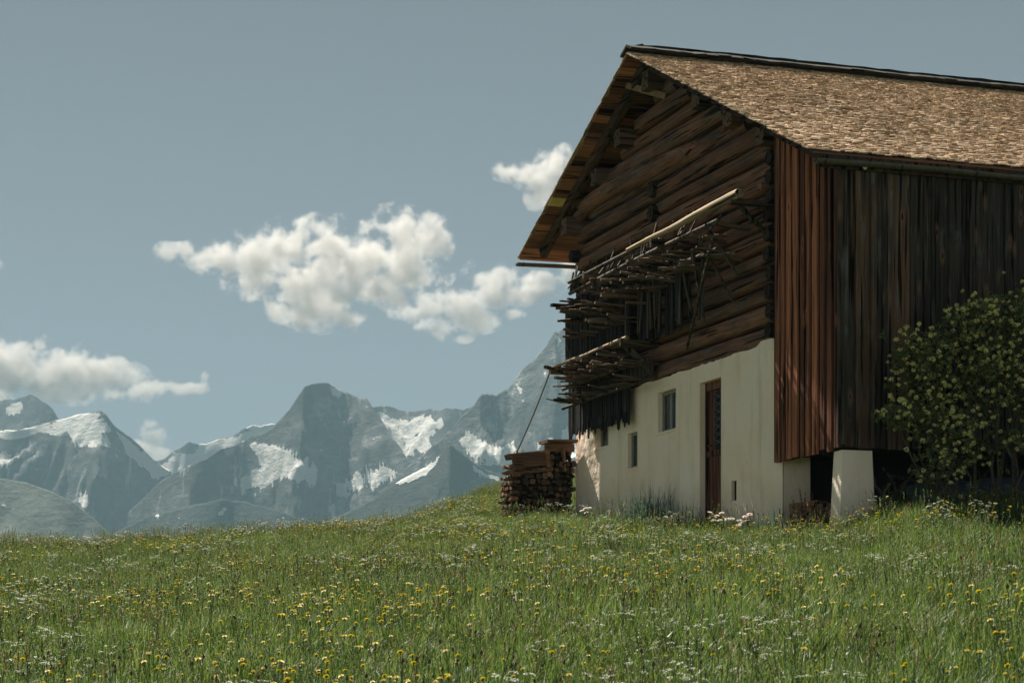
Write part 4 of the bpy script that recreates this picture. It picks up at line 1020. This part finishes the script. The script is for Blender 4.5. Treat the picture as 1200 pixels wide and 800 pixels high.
# ------------------------------------------------------------------ clouds
def cloud(blobs, Yc, label, dens=.019):
    cx = np.mean([b[0] for b in blobs]); cy = np.mean([b[1] for b in blobs])
    cen = Vector(((cx - CX) / F * Yc, Yc, (YH - cy) / F * Yc)); k = Yc / F
    bl = []
    bm = bmesh.new()
    for (px, py, rx, ry) in blobs:
        c = Vector(((px - CX) * k, random.uniform(-.4, .4) * rx * k, (YH - py) * k)) - Vector((cen.x, 0, cen.z)); r = Vector((rx * k * 1.42, (rx + ry) * .5 * k * 1.3, ry * k * 1.55)); bl.append((c, r))
        bmesh.ops.create_icosphere(bm, subdivisions=3, radius=1.0, matrix=Matrix.Translation(c) @ Matrix.Diagonal((r.x, r.y, r.z, 1)))
    me = bpy.data.meshes.new('cloud'); bm.to_mesh(me); bm.free()
    o = link('cloud', me); o.location = cen
    rm = o.modifiers.new('r', 'REMESH'); rm.mode = 'VOXEL'; rm.voxel_size = 9 * k
    bpy.context.view_layer.update(); dg = bpy.context.evaluated_depsgraph_get(); m2 = bpy.data.meshes.new_from_object(o.evaluated_get(dg)); o.modifiers.clear(); o.data = m2
    m = NT('cloud_vapour'); tc = m.n('ShaderNodeTexCoord'); best = None
    for c, r in bl:
        a = m.n('ShaderNodeVectorMath', operation='SUBTRACT'); m.l(tc.outputs['Object'], a.inputs[0]); a.inputs[1].default_value = c
        b = m.n('ShaderNodeVectorMath', operation='DIVIDE'); m.l(a.outputs[0], b.inputs[0]); b.inputs[1].default_value = r
        ln = m.n('ShaderNodeVectorMath', operation='LENGTH'); m.l(b.outputs[0], ln.inputs[0])
        best = ln.outputs['Value'] if best is None else m.math('SMOOTH_MIN', best, ln.outputs['Value'], .2)
    n = m.noise(tc.outputs['Object'], 1 / (30 * k), 9, .62)
    f = m.math('ADD', m.math('SUBTRACT', .74, best), m.math('MULTIPLY', m.math('SUBTRACT', n, .52), 3.4))
    d = m.math('MULTIPLY', m.ramp(f, [(.0, 0.0), (.12, .12), (.42, 1.0)]), dens)
    pv = m.n('ShaderNodeVolumePrincipled'); m.setin(pv, Color=(.90, .875, .85, 1), Anisotropy=.0); m.l(d, pv.inputs['Density']); m.l(pv.outputs[0], m.out.inputs['Volume'])
    m.mat.cycles.homogeneous_volume = False
    o.data.materials.clear(); o.data.materials.append(m.mat)
    tag(o, label, 'cloud')
cloud([(195, 298, 20, 10), (232, 302, 24, 15), (262, 302, 30, 22), (300, 308, 38, 26), (335, 302, 42, 30), (380, 288, 42, 26), (370, 328, 46, 30), (342, 342, 32, 22), (420, 302, 46, 30), (402, 345, 32, 20), (468, 276, 38, 26), (500, 284, 34, 26), (480, 310, 42, 26), (524, 292, 18, 18), (440, 328, 36, 22), (372, 352, 42, 26), (340, 362, 26, 16), (402, 372, 24, 16), (300, 328, 34, 20), (456, 342, 32, 20), (345, 380, 14, 8)], 9000, 'large white cumulus in the middle of the sky')
cloud([(480, 366, 24, 9), (510, 362, 32, 15), (545, 348, 34, 18), (578, 328, 32, 22), (610, 328, 32, 17), (640, 324, 28, 12), (522, 384, 20, 11), (540, 396, 14, 6), (672, 316, 28, 13), (585, 352, 26, 12), (556, 372, 32, 13), (625, 346, 26, 12), (515, 376, 26, 12), (602, 368, 14, 7)], 8200, 'cumulus bank reaching behind the drying racks')
cloud([(598, 200, 20, 10), (622, 196, 28, 16), (652, 190, 26, 18), (640, 214, 26, 16), (662, 174, 10, 6), (624, 236, 13, 9), (648, 236, 18, 16), (688, 205, 28, 22)], 8600, 'white cloud half hidden by the left roof edge')
cloud([(-70, 420, 40, 22), (-20, 428, 45, 26), (20, 424, 36, 24), (60, 430, 42, 27), (100, 438, 42, 22), (135, 445, 34, 17), (170, 456, 36, 10), (208, 456, 30, 7), (238, 438, 7, 7), (20, 446, 50, 20), (84, 456, 50, 12), (-40, 450, 50, 20)], 9600, 'long low cloud at the left edge above the peaks')
cloud([(176, 510, 20, 14), (164, 524, 20, 14), (190, 530, 17, 13), (178, 498, 11, 8), (200, 545, 16, 11)], 8800, 'small cloud rising in the gap between the peaks', .02)
cloud([(-12, 312, 20, 6), (-30, 312, 20, 9)], 9200, 'tiny cloud scrap at the left edge of the sky', .008)

# ------------------------------------------------------------------ haze
m = NT('valley_haze'); pv = m.n('ShaderNodeVolumePrincipled'); m.setin(pv, Color=(.30, .44, .52, 1), Density=2.2e-4, Anisotropy=-.42); m.l(pv.outputs[0], m.out.inputs['Volume'])
hz = MB(); hz.box(-6000, 6000, -400, 5600, -330, 600); o = hz.build('haze', m.mat); o['kind'] = 'stuff'; o['label'] = 'blue-grey summer haze filling the valley'

# ------------------------------------------------------------------ light
sx, sy_, sz = -1.0, -.11, 1.25
wv = AX * sx + AY * sy_; sun_dir = Vector((wv[0], wv[1], sz)).normalized()
elev = math.asin(sun_dir.z); az = math.atan2(sun_dir.x, sun_dir.y)
sl = bpy.data.lights.new('sun', 'SUN'); sl.energy = 5.0; sl.angle = math.radians(.53); sl.color = (1, .93, .82)
so = bpy.data.objects.new('sun', sl); COL.objects.link(so); so.location = (0, 0, 60); so.rotation_euler = sun_dir.to_track_quat('Z', 'Y').to_euler()
w = bpy.data.worlds.new('World'); SC.world = w; w.use_nodes = True; nt = w.node_tree; nt.nodes.clear()
bo = nt.nodes.new('ShaderNodeOutputWorld'); bg = nt.nodes.new('ShaderNodeBackground'); sk = nt.nodes.new('ShaderNodeTexSky')
sk.sky_type = 'NISHITA'; sk.sun_disc = False; sk.sun_elevation = elev; sk.sun_rotation = az; sk.altitude = 1200; sk.air_density = .245; sk.dust_density = 0.0; sk.ozone_density = 1.0
hs = nt.nodes.new('ShaderNodeHueSaturation'); hs.inputs['Saturation'].default_value = .6
nt.links.new(sk.outputs[0], hs.inputs['Color']); tn = nt.nodes.new('ShaderNodeMix'); tn.data_type = 'RGBA'; tn.blend_type = 'MULTIPLY'; tn.inputs[0].default_value = 1; tn.inputs[7].default_value = (1.03, .985, .785, 1)
nt.links.new(hs.outputs[0], tn.inputs[6]); nt.links.new(tn.outputs[2], bg.inputs[0]); bg.inputs[1].default_value = .05; nt.links.new(bg.outputs[0], bo.inputs[0])

# ------------------------------------------------------------------ camera and render settings
cd = bpy.data.cameras.new('camera'); cam = bpy.data.objects.new('camera', cd); COL.objects.link(cam); SC.camera = cam
cam.location = (0, 0, 0); cam.rotation_euler = (PI / 2, 0, 0)
cd.sensor_width = 36; cd.lens = F * 36 / 1200; cd.shift_y = 360 / 1200; cd.clip_start = .5; cd.clip_end = 30000
cd.dof.use_dof = True; cd.dof.focus_distance = 29; cd.dof.aperture_fstop = 9
SC.view_settings.view_transform = 'Standard'; SC.view_settings.look = 'None'; SC.view_settings.gamma = 1; SC.view_settings.exposure = 1.85
SC.render.engine = 'CYCLES'; cy = SC.cycles
cy.max_bounces = 8; cy.diffuse_bounces = 3; cy.glossy_bounces = 2; cy.transmission_bounces = 4; cy.transparent_max_bounces = 8; cy.volume_bounces = 5
cy.volume_step_rate = .14; cy.volume_max_steps = 256; cy.use_denoising = True; cy.use_fast_gi = False; cy.sample_clamp_indirect = 6
